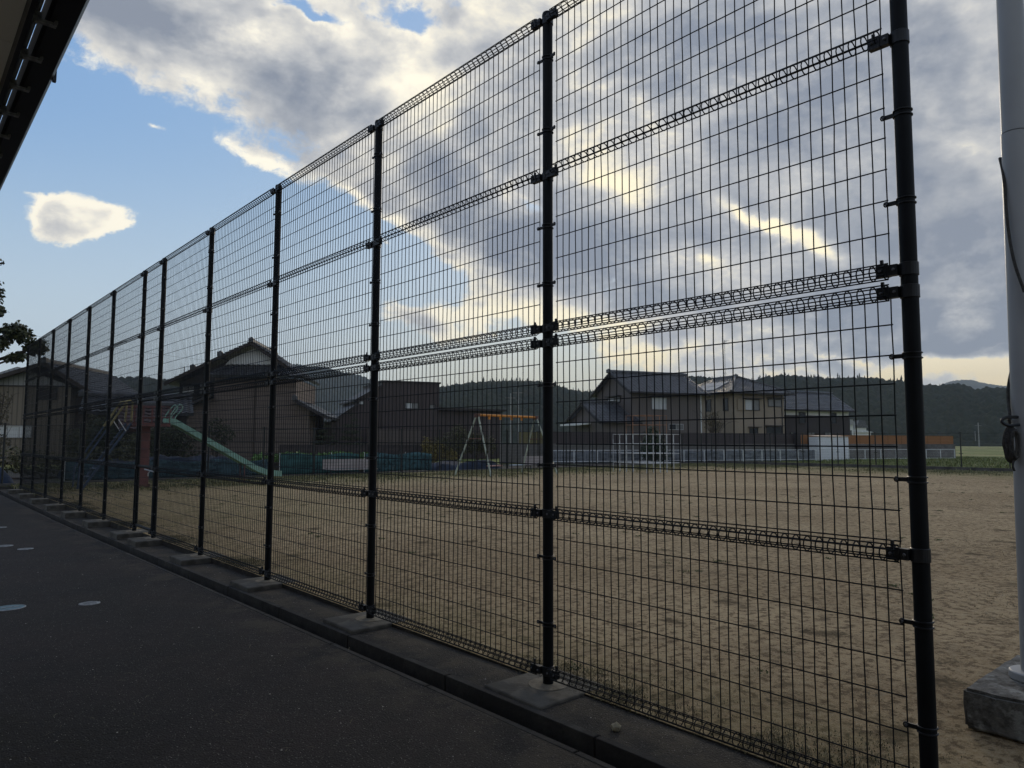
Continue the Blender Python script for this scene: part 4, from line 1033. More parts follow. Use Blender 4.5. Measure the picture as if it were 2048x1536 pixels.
M_GREYR = siding('pale_ribbed_gable', (0.34, 0.34, 0.33), 0.26, 'X', 0.7, 0.35, 0.02, 0.05)
M_SLAT = siding('dark_wood_slats', (0.07, 0.052, 0.042), 0.22, 'Y', 0.8, 0.7, 0.03, 0.15)
M_FRAME = mat('dark_window_frame', (0.03, 0.027, 0.026), 0.5, 0.1, 3)
M_FRAMEW = mat('silver_window_frame', (0.36, 0.36, 0.36), 0.4, 0.1, 3, metal=0.5)
M_GLASS = mat('dark_window_glass', (0.020, 0.024, 0.028), 0.22, 0.1, 1, spec=0.35)
M_CURT = mat('white_curtain_behind_glass', (0.50, 0.51, 0.51), 0.25, 0.08, 6, spec=0.7, stretch=(6, 6, 0.3))
M_FROST = mat('dim_frosted_glass', (0.17, 0.17, 0.165), 0.25, 0.1, 3, spec=0.6)

def window(parent, x0, z0, x1, z1, glass=None, frame=None, hood=False, mull=1, y=0.0, face='front', xside=0.0, shutter=None):
    """a window on the front wall (y = const) or on a side wall (x = const, x0/x1 then run along y)"""
    fr = MB(); t = 0.05
    def B(m, a, b, c, d, e0, e1):
        if face == 'front': m.box(a, y-e1, b, c, y-e0, d)
        else: m.box(xside-e1, a, b, xside-e0, c, d)
    B(fr, x0-t, z0-t, x1+t, z0, 0.003, 0.07); B(fr, x0-t, z1, x1+t, z1+t, 0.003, 0.07)
    B(fr, x0-t, z0+0.001, x0, z1-0.001, 0.003, 0.068); B(fr, x1, z0+0.001, x1+t, z1-0.001, 0.003, 0.068)
    for k in range(1, mull+1):
        xm = x0+(x1-x0)*k/(mull+1); B(fr, xm-0.02, z0+0.001, xm+0.02, z1-0.001, 0.012, 0.052)
    f = fr.build('window', frame or M_FRAME, parent)
    for k in range(mull+1):
        a = x0+(x1-x0)*k/(mull+1)+0.022; b = x0+(x1-x0)*(k+1)/(mull+1)-0.022
        g_ = glass[k] if isinstance(glass, (list, tuple)) else (glass or M_GLASS)
        pm = MB(); B(pm, a, z0+0.002, b, z1-0.002, 0.006, 0.022+0.012*(k % 2)); pm.build('pane', g_, f)
    if hood:
        h = MB(); B(h, x0-0.2, z1+0.10, x1+0.2, z1+0.16, 0.003, 0.45); h.build('window_hood', M_FRAME, parent)
    if shutter:
        s_ = MB(); B(s_, shutter, z0-0.05, x0-0.06, z1+0.05, 0.003, 0.12); s_.build('shutter_box', M_BEIGE, parent)
def ridge_caps(parent, pts, r=0.16, m=None, onigawara=True):
    MB().tube([tuple(p) for p in pts], r, 8).build('ridge_tile', m or M_TILE2, parent)
    if onigawara:
        for p in (pts[0],):
            o = MB(); o.box(p[0]-0.16, p[1]-0.16, p[2]-0.15, p[0]+0.16, p[1]+0.16, p[2]+0.17); o.tube([(p[0], p[1], p[2]+0.15), (p[0], p[1], p[2]+0.24)], 0.09, 6); o.build('ridge_ornament', m or M_TILE2, parent, bevel=0.05)
def gable_roof(parent, x0, x1, y0, y1, ze, zr, m, oh=0.5, ov=0.4, ridge='x', caps=True, wall=None, trim=True):
    """roof over a box; ridge along x or y. oh: eave overhang, ov: verge overhang"""
    mb = MB()
    if ridge == 'x':
        ym = (y0+y1)/2; half = (y1-y0)/2; sl_ = (zr-ze)/half; a, b = x0-ov, x1+ov
        roof_sheet(mb, (a, y0-oh, ze-sl_*oh), (b, y0-oh, ze-sl_*oh), (0, half+oh, (half+oh)*sl_), 0, 1)
        roof_sheet(mb, (b, y1+oh, ze-sl_*oh), (a, y1+oh, ze-sl_*oh), (0, -half-oh, (half+oh)*sl_), 0, 1)
        cap = [(a-0.05, ym, zr+0.10), (b+0.05, ym, zr+0.10)]
        tr = [[(x, y0-oh, ze-sl_*oh-0.12), (x, ym, zr-0.12), (x, y1+oh, ze-sl_*oh-0.12)] for x in (a, b)]
        gut = [[(a, y0-oh-0.05, ze-sl_*oh-0.06), (b, y0-oh-0.05, ze-sl_*oh-0.06)]]
    else:
        xm = (x0+x1)/2; half = (x1-x0)/2; sl_ = (zr-ze)/half; a, b = y0-ov, y1+ov
        roof_sheet(mb, (x0-oh, b, ze-sl_*oh), (x0-oh, a, ze-sl_*oh), (half+oh, 0, (half+oh)*sl_), 0, 1)
        roof_sheet(mb, (x1+oh, a, ze-sl_*oh), (x1+oh, b, ze-sl_*oh), (-half-oh, 0, (half+oh)*sl_), 0, 1)
        cap = [(xm, a-0.05, zr+0.10), (xm, b+0.05, zr+0.10)]
        tr = [[(x0-oh, y, ze-sl_*oh-0.12), (xm, y, zr-0.12), (x1+oh, y, ze-sl_*oh-0.12)] for y in (a, b)]
        gut = [[(x, a, ze-sl_*oh-0.06), (x, b, ze-sl_*oh-0.06)] for x in (x0-oh-0.05, x1+oh+0.05)]
    r_ = mb.build('roof', m, parent)
    if trim:
        for t in tr: MB().tube(t, 0.10, 4).build('barge_board', M_TRIM, parent)
        for t in gut: MB().tube(t, 0.06, 6).build('gutter', M_TRIM, parent)
    if caps: ridge_caps(parent, cap)
    return r_
def gable_walls(parent, x0, x1, y0, y1, ze, zr, m, ridge='x', z0=0.0):
    mb = MB()
    if ridge == 'x': mb.prism([(x0, y0, z0), (x0, y1, z0), (x0, y1, ze), (x0, (y0+y1)/2, zr-0.12), (x0, y0, ze)], (x1-x0, 0, 0))
    else: mb.prism([(x1, y0, z0), (x0, y0, z0), (x0, y0, ze), ((x0+x1)/2, y0, zr-0.12), (x1, y0, ze)], (0, y1-y0, 0))
    return mb.build('wall', m, parent)

# taupe house with the tiled gable roof
x_, y_ = st(street_s(1263, 12.3), 12.3)
R1 = thing('taupe_house', 'two-storey taupe house with a grey tiled gable roof and a lower wing on its left', 'house', (x_, y_, 0), ST_A)
gable_walls(R1, 0, 7.15, 0, 5.6, 5.62, 7.3, M_TAUPE); gable_roof(R1, 0, 7.15, 0, 5.6, 5.75, 7.30, M_TILE, 0.6, 0.45)
window(R1, 2.05, 4.10, 3.44, 5.0, M_CURT, M_FRAMEW, hood=True); window(R1, 3.72, 2.38, 5.15, 2.80, [M_GLASS, M_FROST], M_FRAMEW)
window(R1, 1.7, 4.7, 3.7, 5.1, [M_FROST, M_CURT], M_FRAME, hood=True, face='side', xside=0.0)
gable_walls(R1, -3.1, -0.003, -0.5, 5.0, 3.05, 4.55, M_TAUPE); gable_roof(R1, -3.1, -0.02, -0.5, 5.0, 3.15, 4.55, M_TILE, 0.45, 0.42, caps=True)
MB().tube([(7.05, -0.06, 0), (7.05, -0.06, 5.5)], 0.05, 6).build('downpipe', M_WPNT, R1)
MB().prism([(-4.3, 4.6, 2.65), (-4.3, 1.2, 2.65), (-4.3, 1.2, 2.78), (-4.3, 4.6, 2.78)], (1.1, 0, 0.1)).build('awning', M_PLAST, R1)
# beige house with hipped roof
x_, y_ = st(street_s(1466, 15), 15)
R2 = thing('beige_house', 'two-storey beige house with a hipped tiled roof carrying a pale solar panel', 'house', (x_, y_, 0), ST_A)
MB().box(0, 0, 0, 6.25, 9.0, 6.0).build('wall', M_BEIGE, R2)
rf = MB(); e = 5.92; zr = 7.75; oh = 0.7
roof_sheet(rf, (-oh, -oh, e), (6.25+oh, -oh, e), (0, 3.2+oh, zr-e), 0.5, 0.5)
roof_sheet(rf, (-oh, 9.5, e), (-oh, -oh, e), (3.125+oh, 0, zr-e), 0.30, 1-(3.2+oh)/(10.2))
roof_sheet(rf, (6.25+oh, -oh, e), (6.25+oh, 9.5, e), (-3.125-oh, 0, zr-e), (3.2+oh)/(10.2), 0.70)
roof_sheet(rf, (6.25+oh, 9.5, e), (-oh, 9.5, e), (0, -3.0, zr-e), 0.5, 0.5)
rf.build('roof', M_TILE, R2)
for pts in ([(3.125, 3.1, zr+.1), (3.125, 6.6, zr+.1)], [(-oh, -oh, e+0.1), (3.125, 3.2, zr+0.1)], [(6.25+oh, -oh, e+0.1), (3.125, 3.2, zr+0.1)]): ridge_caps(R2, pts, 0.13, onigawara=(pts[0][0] == 3.125))
MB().tube([(-oh, -oh-.04, e-.07), (6.25+oh, -oh-.04, e-.07)], 0.06, 6).build('gutter', M_TRIM, R2)
MB().tube([(-oh-.04, -oh, e-.07), (-oh-.04, 9.4, e-.07)], 0.06, 6).build('gutter', M_TRIM, R2)
sp2 = np.array([3.125+oh, 0, zr-e]); sp2 /= np.linalg.norm(sp2); nn_ = np.array([-sp2[2], 0, sp2[0]])
for k in range(2):
    for j in range(2):
        o_ = np.array([-oh, 2.4+1.75*k, e]) + sp2*(0.7+1.05*j) + nn_*0.10; b_ = o_+np.array([0, 1.68, 0]); c_ = b_+sp2*0.99; d_ = o_+sp2*0.99
        MB().prism([o_, d_, c_, b_], tuple(nn_*0.05)).build('solar_panel', mat('pale_glazed_panel', (0.26, 0.28, 0.30), 0.5, 0.05, 1, spec=0.4) if k+j == 0 else bpy.data.materials['pale_glazed_panel'], R2)
window(R2, 1.5, 4.35, 3.15, 5.3, [M_CURT, M_FROST], hood=True, shutter=0.55); window(R2, 4.3, 4.75, 5.9, 5.4, M_FROST, hood=True)
window(R2, 4.0, 1.9, 5.85, 2.75, M_GLASS, hood=True); window(R2, 2.0, 2.0, 2.9, 2.6, M_GLASS, hood=True)
for ya in (0.6, 3.1): window(R2, ya, 4.3, ya+0.62, 5.4, M_GLASS, M_FRAME, mull=0, face='side', xside=0.0)
for k in (0.1, 5.95): MB().tube([(k, -0.06, 0), (k, -0.06, 5.8)], 0.045, 6).build('downpipe', M_FRAME, R2)
an = MB().tube([(1.4, 2.6, 7.0), (1.4, 2.6, 11.3)], 0.022, 5)
for k in range(5): an.tube([(1.4-0.30+0.03*k, 2.6-0.25+0.2*k*0.5, 11.25-0.05*k), (1.4+0.30-0.03*k, 2.6-0.25+0.2*k*0.5, 11.25-0.05*k)], 0.012, 4)
an.tube([(1.4, 2.3, 11.2), (1.4, 3.1, 11.0)], 0.012, 4)
for q in ((0.9, 2.2), (1.9, 2.3), (1.4, 3.3)): an.tube([(q[0], q[1], 6.9), (1.4, 2.6, 8.2)], 0.010, 4)
an.build('roof_antenna', M_CHAIN, R2)
# storehouse white above, black below
x_, y_ = st(street_s(1567, 18), 18)
R3 = thing('storehouse', 'storehouse with white plaster band over black boards and a grey tiled roof', 'house', (x_, y_, 0), ST_A)
gable_walls(R3, 0, 9.1, 0, 5.0, 4.9, 6.6, M_PLAST); gable_roof(R3, 0, 9.1, 0, 5.0, 5.0, 6.6, M_TILE, 0.6, 0.35)
MB().box(-0.06, -0.08, 0, 9.16, 5.05, 4.08).build('lower_boards', M_BLKB, R3)
for x in (2.1, 6.4): window(R3, x, 3.3, x+0.75, 4.35, M_GLASS, M_FRAME, mull=0, y=-0.10)
for x in (0.9, 3.2, 5.5): window(R3, x, 1.9, x+0.9, 2.3, M_FROST, M_FRAME, mull=1, y=-0.10)

# brown corrugated house, left of the swings
x_, y_ = (27.07, 45.57)
H2 = thing('brown_corrugated_house', 'dark brown corrugated box-shaped house with a sloping roof on its left side', 'house', (x_, y_, 0), ST_A)
MB().box(0, 0, 0, 4.35, 6.5, 5.60).build('wall', M_BRNC, H2)
MB().prism([(-0.003, 0.05, 0), (-1.72, 0.05, 0), (-1.72, 0.05, 4.25), (-0.003, 0.05, 5.25)], (0, 6, 0)).build('wall', M_BRNC, H2)
MB().prism([(-1.725, 0.1, 0), (-3.6, 0.1, 0), (-3.6, 0.1, 2.5), (-1.725, 0.1, 3.85)], (0, 6, 0)).build('wall', M_BRNC, H2)
MB().box(4.352, 0.2, 0, 9.4, 6.3, 3.62).build('wall', M_BRNC, H2)
MB().box(-0.08, -0.1, 5.605, 4.45, 6.6, 5.72).build('roof', M_TRIM, H2)
MB().prism([(0.0, -0.15, 5.28), (-1.95, -0.15, 4.13), (-1.95, -0.15, 4.26), (0.0, -0.15, 5.42)], (0, 6.5, 0)).build('roof', M_TRIM, H2)
MB().prism([(-1.73, -0.15, 3.88), (-3.9, -0.15, 2.32), (-3.9, -0.15, 2.45), (-1.73, -0.15, 4.02)], (0, 6.5, 0)).build('roof', M_TRIM, H2)
MB().prism([(4.355, -0.3, 3.63), (9.7, -0.3, 3.63), (9.7, -0.3, 3.76), (4.355, -0.3, 3.85)], (0, 7, 0)).build('roof', M_TRIM, H2)
window(H2, 1.78, 3.72, 2.75, 4.1, [M_CURT, M_FROST], M_FRAME); window(H2, 3.6, 3.75, 4.0, 4.0, M_FROST, M_FRAME, mull=0)
window(H2, -1.60, 3.95, -1.30, 4.15, M_CURT, M_FRAME, mull=0, y=0.05)
MB().box(-1.2, -1.1, 0, 2.7, -0.95, 2.15).build('side_screen', siding('brown_screen_sheet', (0.105, 0.082, 0.072), 0.2, 'X', 0.6, 0.35), H2)

# old house with layered tile roofs behind the chute
A2 = math.radians(-35)
H1 = thing('old_tiled_house', 'old wooden house with layered tile roofs and a white gable behind the slide', 'house', (15.84, 47.36, 0), A2)
MB().prism([(5.12, 0, 0), (0.0, 0, 0), (0.0, 0, 5.35), (5.12, 0, 5.35)], (0, 7.5, 0)).build('wall', M_PINK, H1)
MB().prism([(-0.003, 0.02, 0), (-2.5, 0.02, 0), (-2.5, 0.02, 3.05), (-0.003, 0.02, 4.05)], (0, 6.5, 0)).build('wall', M_PINK, H1)
MB().prism([(6.0, 0.02, 0), (5.123, 0.02, 0), (5.123, 0.02, 3.85), (6.0, 0.02, 3.40)], (0, 6, 0)).build('wall', M_PINK, H1)
MB().box(6.6, 2.0, 0, 7.1, 6, 2.6).build('wall', M_SLAT, H1)
MB().box(-2.9, 2.2, 3.4, -0.003, 7.0, 5.2).build('upper_side_wall', M_TRIM, H1)
window(H1, -2.7, 4.45, -1.95, 4.95, M_CURT, M_FRAME, y=2.2); window(H1, -1.6, 4.45, -0.9, 4.95, M_FROST, M_FRAME, y=2.2)
pr = MB(); roof_sheet(pr, (-0.45, -0.8, 5.42), (5.65, -0.8, 5.42), (0, 2.1, 0.92), 0.16, 0.84); pr.build('pent_roof', M_TILE2, H1)
MB().prism([(3.7, 1.3, 6.32), (0.25, 1.3, 6.32), (0.55, 1.3, 6.68), (2.05, 1.3, 7.42), (3.3, 1.3, 6.80)], (0, 0.06, 0)).build('gable_panel', M_PLAST, H1)
MB().prism([(4.9, 1.37, 5.6), (-2.6, 1.37, 5.0), (-2.5, 1.37, 5.15), (0.2, 1.37, 6.5), (2.05, 1.37, 7.4), (4.9, 1.37, 5.75)], (0, 0.06, 0)).build('gable_board', M_TRIM, H1)
mr = MB()   # the big roof behind the gable
roof_sheet(mr, (5.35, 0.6, 5.55), (5.35, 8.0, 5.55), (-3.3, 0, 2.25), 0, 1)
roof_sheet(mr, (0.1, 8.0, 6.85), (0.1, 0.6, 6.85), (1.95, 0, 0.95), 0, 1)
roof_sheet(mr, (-3.3, 8.0, 5.05), (-3.3, 0.7, 5.05), (3.4, 0, 1.72), 0, 1)
mr.build('roof', M_TILE2, H1)
MB().tube([(5.4, 0.6, 5.45), (2.05, 0.6, 7.68), (0.0, 0.6, 6.7), (-3.35, 0.7, 4.95)], 0.13, 4).build('barge_board', M_WOOD, H1)
ridge_caps(H1, [(2.05, 0.6, 7.88), (2.05, 8.0, 7.88)], 0.17); ridge_caps(H1, [(0.1, 0.65, 6.95), (0.1, 8.0, 6.95)], 0.12); ridge_caps(H1, [(-1.6, 0.7, 6.05), (-1.6, 5.0, 6.05)], 0.10)
lr = MB(); roof_sheet(lr, (-2.95, 6, 2.95), (-2.95, -0.6, 2.95), (2.94, 0, 1.30), 0, 1); lr.build('lean_to_roof', M_TILE, H1)
MB().tube([(-2.95, -0.62, 2.86), (0, -0.62, 4.16)], 0.09, 4).build('barge_board', M_TRIM, H1)
lr = MB(); roof_sheet(lr, (7.3, -0.6, 2.82), (7.3, 6, 2.82), (-2.2, 0, 1.15), 0, 1); lr.build('lean_to_roof', M_TILE, H1)
MB().tube([(7.3, -0.62, 2.73), (5.1, -0.62, 3.88)], 0.09, 4).build('barge_board', M_TRIM, H1)
ridge_caps(H1, [(5.15, -0.5, 4.05), (5.15, 0.0, 4.1)], 0.1)
MB().tube([(2.55, -0.04, 0), (2.55, -0.04, 5.3)], 0.045, 6).build('downpipe', M_SLAT, H1)

an = MB().tube([(-2.9, 3.0, 4.8), (-2.9, 3.0, 6.35)], 0.018, 5)
for k in range(4): an.tube([(-3.3+0.05*k, 3.0, 6.3-0.13*k), (-2.5-0.05*k, 3.0, 6.3-0.13*k)], 0.010, 4)
an.build('roof_antenna', M_CHAIN, H1)

# khaki ribbed house at the left edge
H0 = thing('khaki_ribbed_house', 'gabled house of khaki ribbed sheet with a dark upper window at the left edge', 'house', (4.877, 48.908, 0), A2)
gable_walls(H0, -0.6-1.6, 5.4-1.6-0.25, 0, 7.0, 4.37, 5.55, M_GREYR, 'y')
MB().box(-2.26, -0.06, 0, 3.61, 7.05, 4.32).build('lower_cladding', M_KHAKI, H0)
MB().tube([(-2.28, -0.08, 4.34), (3.62, -0.08, 4.34)], 0.05, 4).build('band', M_TRIM, H0)
window(H0, 1.95, 3.62, 2.85, 4.22, M_TRIM, M_FRAME, mull=1, y=-0.06); window(H0, -0.9, 1.5, 1.65, 2.08, M_CURT, M_FRAMEW, mull=3, y=-0.06)
gr = MB(); roof_sheet(gr, (4.95, -0.6, 3.98), (4.95, 7.5, 3.98), (-2.55, 0, 1.66), 0, 1); roof_sheet(gr, (-3.6, 7.5, 4.0-0.4), (-3.6, -0.6, 3.6), (6.0, 0, 2.04), 0, 1); gr.build('roof', M_TILE2, H0)
MB().tube([(5.0, -0.62, 3.90), (2.4, -0.62, 5.56), (-3.6, -0.62, 3.52)], 0.15, 4).build('barge_board', M_WOOD, H0)
ridge_caps(H0, [(2.4, -0.6, 5.72), (2.4, 7.5, 5.72)], 0.16)
MB().box(3.615, 0.6, 0, 4.35, 6.5, 3.9).build('slatted_porch', M_SLAT, H0)

# low tiled roofs between them
def low_house(name, label, u, d, w, dep, ze, zr, m, wm, ang=A2):
    p = atd(u, 880, d); t = thing(name, label, 'house', (p[0], p[1], 0), ang)
    MB().box(0, 0, 0, w, dep, ze).build('wall', wm, t); gable_roof(t, 0, w, 0, dep, ze, zr, m, 0.5, 0.3, 'x', caps=True, trim=False); return t
low_house('low_tiled_house', 'low house with a dark tiled roof between the khaki and the old house', 170, 36, 4.6, 4.0, 2.9, 3.65, M_TILE2, M_TRIM, math.radians(-14))
low_house('red_tiled_shed', 'small shed with a red-brown tiled roof behind the slide platform', 250, 33, 1.8, 3.0, 2.1, 3.0, M_RTILE, M_TRIM, math.radians(-10))
# white storehouse glimpsed between the old and the brown house
wb_ = low_house('white_storehouse', 'white walled building with a pale roof edge glimpsed between old and brown house', 628, 62, 3.4, 5, 3.2, 3.5, M_GREYR, M_PLAST)

# far off buildings under the wood on the right
def far_block(name, label, u0, u1, vt, vb, d, m, rm, rh=0.0):
    a, b = atd(u0, vb, d), atd(u1, vb, d); zt = atd(u0, vt, d)[2]; w = float(np.linalg.norm(b[:2]-a[:2]))
    t = thing(name, label, 'house', (a[0], a[1], 0), -YAW)
    MB().box(0, 0, 0, w, w*0.8, zt-rh*0.2).build('wall', m, t)
    MB().prism([(-0.4, -0.4, zt-rh*0.2), (w+0.4, -0.4, zt-rh*0.2), (w*0.8, -0.4, zt+rh), (w*0.2, -0.4, zt+rh)], (0, w, 0)).build('roof', rm, t)
    for k in range(2): window(t, w*(0.2+0.35*k), zt*0.45, w*(0.4+0.35*k), zt*0.75, M_GLASS, M_FRAMEW, mull=0)
    return t
far_block('white_gabled_barn', 'white barn end just right of the storehouse, far off', 1694, 1707, 848, 884, 130, M_PLAST, M_GREYR, 0.8)
far_block('distant_house', 'distant dark roofed house with white walls below the wooded hill', 1714, 1733, 853, 872, 190, M_PLAST, M_TILE2, 1.6)
far_block('distant_hall', 'long low white roofed building below the wooded hill', 1698, 1742, 864, 872, 160, M_PLAST, M_WPNT, 0.3)

# ================================================================ poles, wires and a van in the fields
def util_pole(label, u, vb, vt, d, r=0.14, arm=True):
    p = atd(u, 884, d); zt = atd(u, vt, d)[2]; t = thing('utility_pole', label, 'utility pole', (p[0], p[1], 0), -YAW, 'utility poles beyond the houses')
    MB().tube([(0, 0, -0.3), (0, 0, zt)], [r, r*0.6], 8).build('pole', mat('grey_pole_concrete', (0.30, 0.30, 0.29), 0.9, 0.1, 2) if 'grey_pole_concrete' not in bpy.data.materials else bpy.data.materials['grey_pole_concrete'], t)
    if arm: MB().box(-0.9, -0.05, zt-0.9, 0.9, 0.05, zt-0.78).build('cross_arm', M_CHAIN, t)
util_pole('thicker utility pole with a side arm behind the swings', 1036, 880, 775, 120, 0.18)
util_pole('thinner utility pole left of the thicker one behind the swings', 1021, 880, 786, 130, 0.13)
util_pole('utility pole standing in the green field at the right', 1958, 885, 845, 210, 0.18)
util_pole('small pole at the foot of the wood between fence post and white pole', 1951, 885, 862, 240, 0.12, False)
util_pole('small pole right of the storehouse in front of the wood', 1709, 880, 845, 140, 0.12, False)
wl = MB()
a_, b_ = atd(-150, 632, 60), atd(620, 742, 75)
wl.tube([tuple(a_+(b_-a_)*t - np.array([0, 0, 1.2*4*t*(1-t)*0.4])) for t in np.linspace(0, 1, 30)], 0.011, 4)
tag(wl.build('power_line', M_CLAMP), 'thin power line crossing the sky above the roofs at the left', 'power line')
p_ = atd(1934, 884, 300)
van = thing('parked_van', 'tiny white van parked far off in the green field', 'van', (p_[0], p_[1], 0.0), -YAW)
vb_ = MB(); vb_.prism([(-2.0, -0.8, 0.35), (2.0, -0.8, 0.35), (2.1, -0.8, 0.9), (1.2, -0.8, 1.05), (0.8, -0.8, 1.65), (-1.9, -0.8, 1.7), (-2.05, -0.8, 0.9)], (0, 1.6, 0)); vb_.build('body', mat('white_van_paint', (0.6, 0.6, 0.6), 0.4), van, bevel=0.05)
MB().box(-1.7, -0.815, 1.05, 0.7, -0.805, 1.55).build('side_window', M_GLASS, van)
for x in (-1.3, 1.3):
    for y in (-0.7, 0.7): MB().tube([(x, y-0.1, 0.32), (x, y+0.1, 0.32)], 0.32, 14).build('wheel', M_CLAMP, van)

# ================================================================ trees and shrubs
L_DARK = leafmat('dark_leaves', (0.012, 0.020, 0.008), (0.045, 0.060, 0.022)); L_MID = leafmat('olive_leaves', (0.040, 0.045, 0.016), (0.11, 0.105, 0.045))
L_CAM = leafmat('camellia_leaves', (0.010, 0.026, 0.010), (0.040, 0.075, 0.028), 0.35); L_BRN = leafmat('brownish_leaves', (0.055, 0.045, 0.025), (0.13, 0.105, 0.055))
L_YEL = leafmat('yellow_stalks', (0.14, 0.11, 0.03), (0.28, 0.23, 0.08)); M_BARK = mat('grey_bark', (0.075, 0.06, 0.048), 0.95, 0.3, 6, 0.01, 30)
def limbs(parent, pts, r0, name='trunk'):
    m = MB()
    for path, r in pts: m.tube(rope_pts(path, 4), [max(0.006, r*(1-0.75*i/(4*(len(path)-1)))) for i in range(4*(len(path)-1)+1)], 6)
    return m.build(name, M_BARK, parent, smooth=True)
def bush(name, label, cat, loc, cs, rr, n, size, m, seed, trunk_h=0.0, group=None, shell=0.45, twigs=0):
    t = thing(name, label, cat, loc, 0, group)
    paths = [([(0, 0, 0), (c[0]*0.3, c[1]*0.3, c[2]*0.5), (c[0]*0.9, c[1]*0.9, c[2])], 0.05+0.02*trunk_h) for c in cs]
    rs = np.random.RandomState(seed)
    for k in range(twigs):
        c = cs[k % len(cs)]; d = rs.normal(size=3)*0.5; d[2] = abs(d[2])
        paths.append(([(c[0]*0.4, c[1]*0.4, c[2]*0.6), (c[0]+d[0]*0.5, c[1]+d[1]*0.5, c[2]+d[2]*0.3), (c[0]+d[0], c[1]+d[1], c[2]+d[2])], 0.018))
    limbs(t, paths, 0.05)
    stuff(leaf_cloud('crown', cs, rr, n, size, m, t, seed, shell=shell)); return t
def at_(u, d, z=0.0): p = atd(u, 880, d); return (float(p[0]), float(p[1]), z)
bush('camellia_bush', 'dense dark green round bush behind the climbing frame', 'bush', at_(1308, 44.3), [(0, 0, 0.9), (0.45, 0.2, 0.95), (-0.45, 0, 0.8), (0.1, 0.1, 1.45), (-0.2, 0, 1.9), (0.9, 0, 0.6)], [0.8, 0.7, 0.65, 0.7, 0.4, 0.5], 9000, 0.05, L_CAM, 1)
bush('bare_shrub', 'thin half-bare brown shrub before the beige house', 'shrub', at_(1427, 52), [(0, 0, 2.4), (0.5, 0, 2.7), (-0.4, 0, 2.9), (0.1, 0, 3.2)], [0.6, 0.55, 0.5, 0.4], 900, 0.06, L_BRN, 2, twigs=26)
bush('tangled_shrub', 'tangled brown and green shrub in front of the brown corrugated house', 'shrub', at_(905, 42), [(0, 0, 1.2), (1.0, 0, 1.3), (-0.9, 0, 1.1), (1.9, 0.2, 1.2), (0.4, 0, 1.9), (2.6, 0, 1.1)], [0.8, 0.7, 0.6, 0.7, 0.5, 0.6], 4200, 0.06, L_MID, 3, twigs=22)
bush('yellow_grass_clump', 'tall yellowish clump of stalks left of the tangled shrub', 'shrub', at_(862, 40.5), [(0, 0, 0.7), (0.5, 0, 0.8), (-0.3, 0, 1.0), (1.4, 0, 0.5)], [(0.4, 0.3, 0.7), (0.4, 0.3, 0.6), (0.3, 0.3, 0.6), (0.5, 0.3, 0.4)], 2200, 0.06, L_YEL, 4, twigs=4)
bush('leafless_bush', 'greyish thin bush behind the legs of the swing set', 'shrub', at_(955, 43.5), [(0, 0, 1.3), (0.8, 0, 1.2), (-0.6, 0, 1.5)], [0.6, 0.6, 0.5], 1000, 0.05, L_BRN, 5, twigs=24)
def layered_pine(label, u, d, h, wd, seed):
    rs = np.random.RandomState(seed); cs, rr = [], []
    for k in range(7):
        z = h*(0.25+0.72*k/6); w = wd*(1-0.8*k/6)
        for j in range(3 if k < 5 else 1):
            a = rs.rand()*6.28; cs.append((math.cos(a)*w*0.55, math.sin(a)*w*0.55, z)); rr.append((w*0.55+0.08, w*0.55+0.08, h*0.045))
    t = thing('layered_pine', label, 'pine', at_(u, d), 0, 'clipped pines before the dark houses')
    limbs(t, [([(0, 0, 0), (0.05, 0, h*0.5), (0, 0.03, h*0.95)], 0.09)]+[([(0, 0, c[2]-0.15), (c[0]*0.5, c[1]*0.5, c[2]-0.08), c], 0.03) for c in cs], 0.1)
    stuff(leaf_cloud('crown', cs, rr, 4200, 0.055, L_DARK, t, seed, flat=0.4, shell=0.3))
layered_pine('clipped layered pine in front of the white walled building', 648, 41, 2.55, 0.75, 6)
layered_pine('taller clipped pine in front of the brown corrugated house', 703, 43, 3.05, 0.95, 7)
layered_pine('small clipped pine between the two larger pines', 668, 42, 1.8, 0.6, 8)
bush('garden_tree', 'small tree with sparse leaves before the wall of the old house', 'tree', at_(432, 35), [(0, 0, 2.0), (0.5, 0, 1.7), (-0.5, 0, 1.6), (0.1, 0, 1.3)], [0.5, 0.45, 0.4, 0.5], 1100, 0.06, L_DARK, 9, twigs=14)
gt = [('dark_garden_tree', 'dark leafy tree left of the ladder of the slide', 195, 34, 2.6), ('dark_garden_tree', 'dark leafy tree seen through the ladder of the slide', 232, 33, 2.3), ('dark_garden_tree', 'low dark tree under the slide platform', 300, 32, 1.9), ('dark_garden_tree', 'dark tree under the upper end of the chute', 355, 31, 2.0), ('dark_garden_tree', 'dark tree in front of the slatted porch', 160, 35, 2.1)]
for k, (nm, lab, u, d, h) in enumerate(gt):
    rs = np.random.RandomState(40+k); cs = [(rs.uniform(-.7, .7), rs.uniform(-.5, .5), h*rs.uniform(0.3, 0.85)) for _ in range(7)]
    bush(nm, lab, 'tree', at_(u, d), cs, [0.45+0.3*rs.rand() for _ in cs], 3600, 0.06, L_DARK if k % 2 else L_MID, 30+k, group='dark trees in the garden at the left', twigs=10)
hd_ = [(x, 0.25*math.sin(x*2), 0.55+0.12*math.sin(x*1.7)) for x in np.linspace(0, 9, 14)]
t = thing('garden_hedge', 'uneven dark hedge at the foot of the khaki house', 'hedge', (-1.5, 30.5, 0), 0.05)
stuff(leaf_cloud('foliage', hd_, [(0.7, 0.5, 0.5)]*14, 7000, 0.06, L_MID, t, 50)); MB().tube([(0, 0, -0.02), (9, 0, -0.02)], 0.05, 6).build('hedge_stems', M_BARK, t)
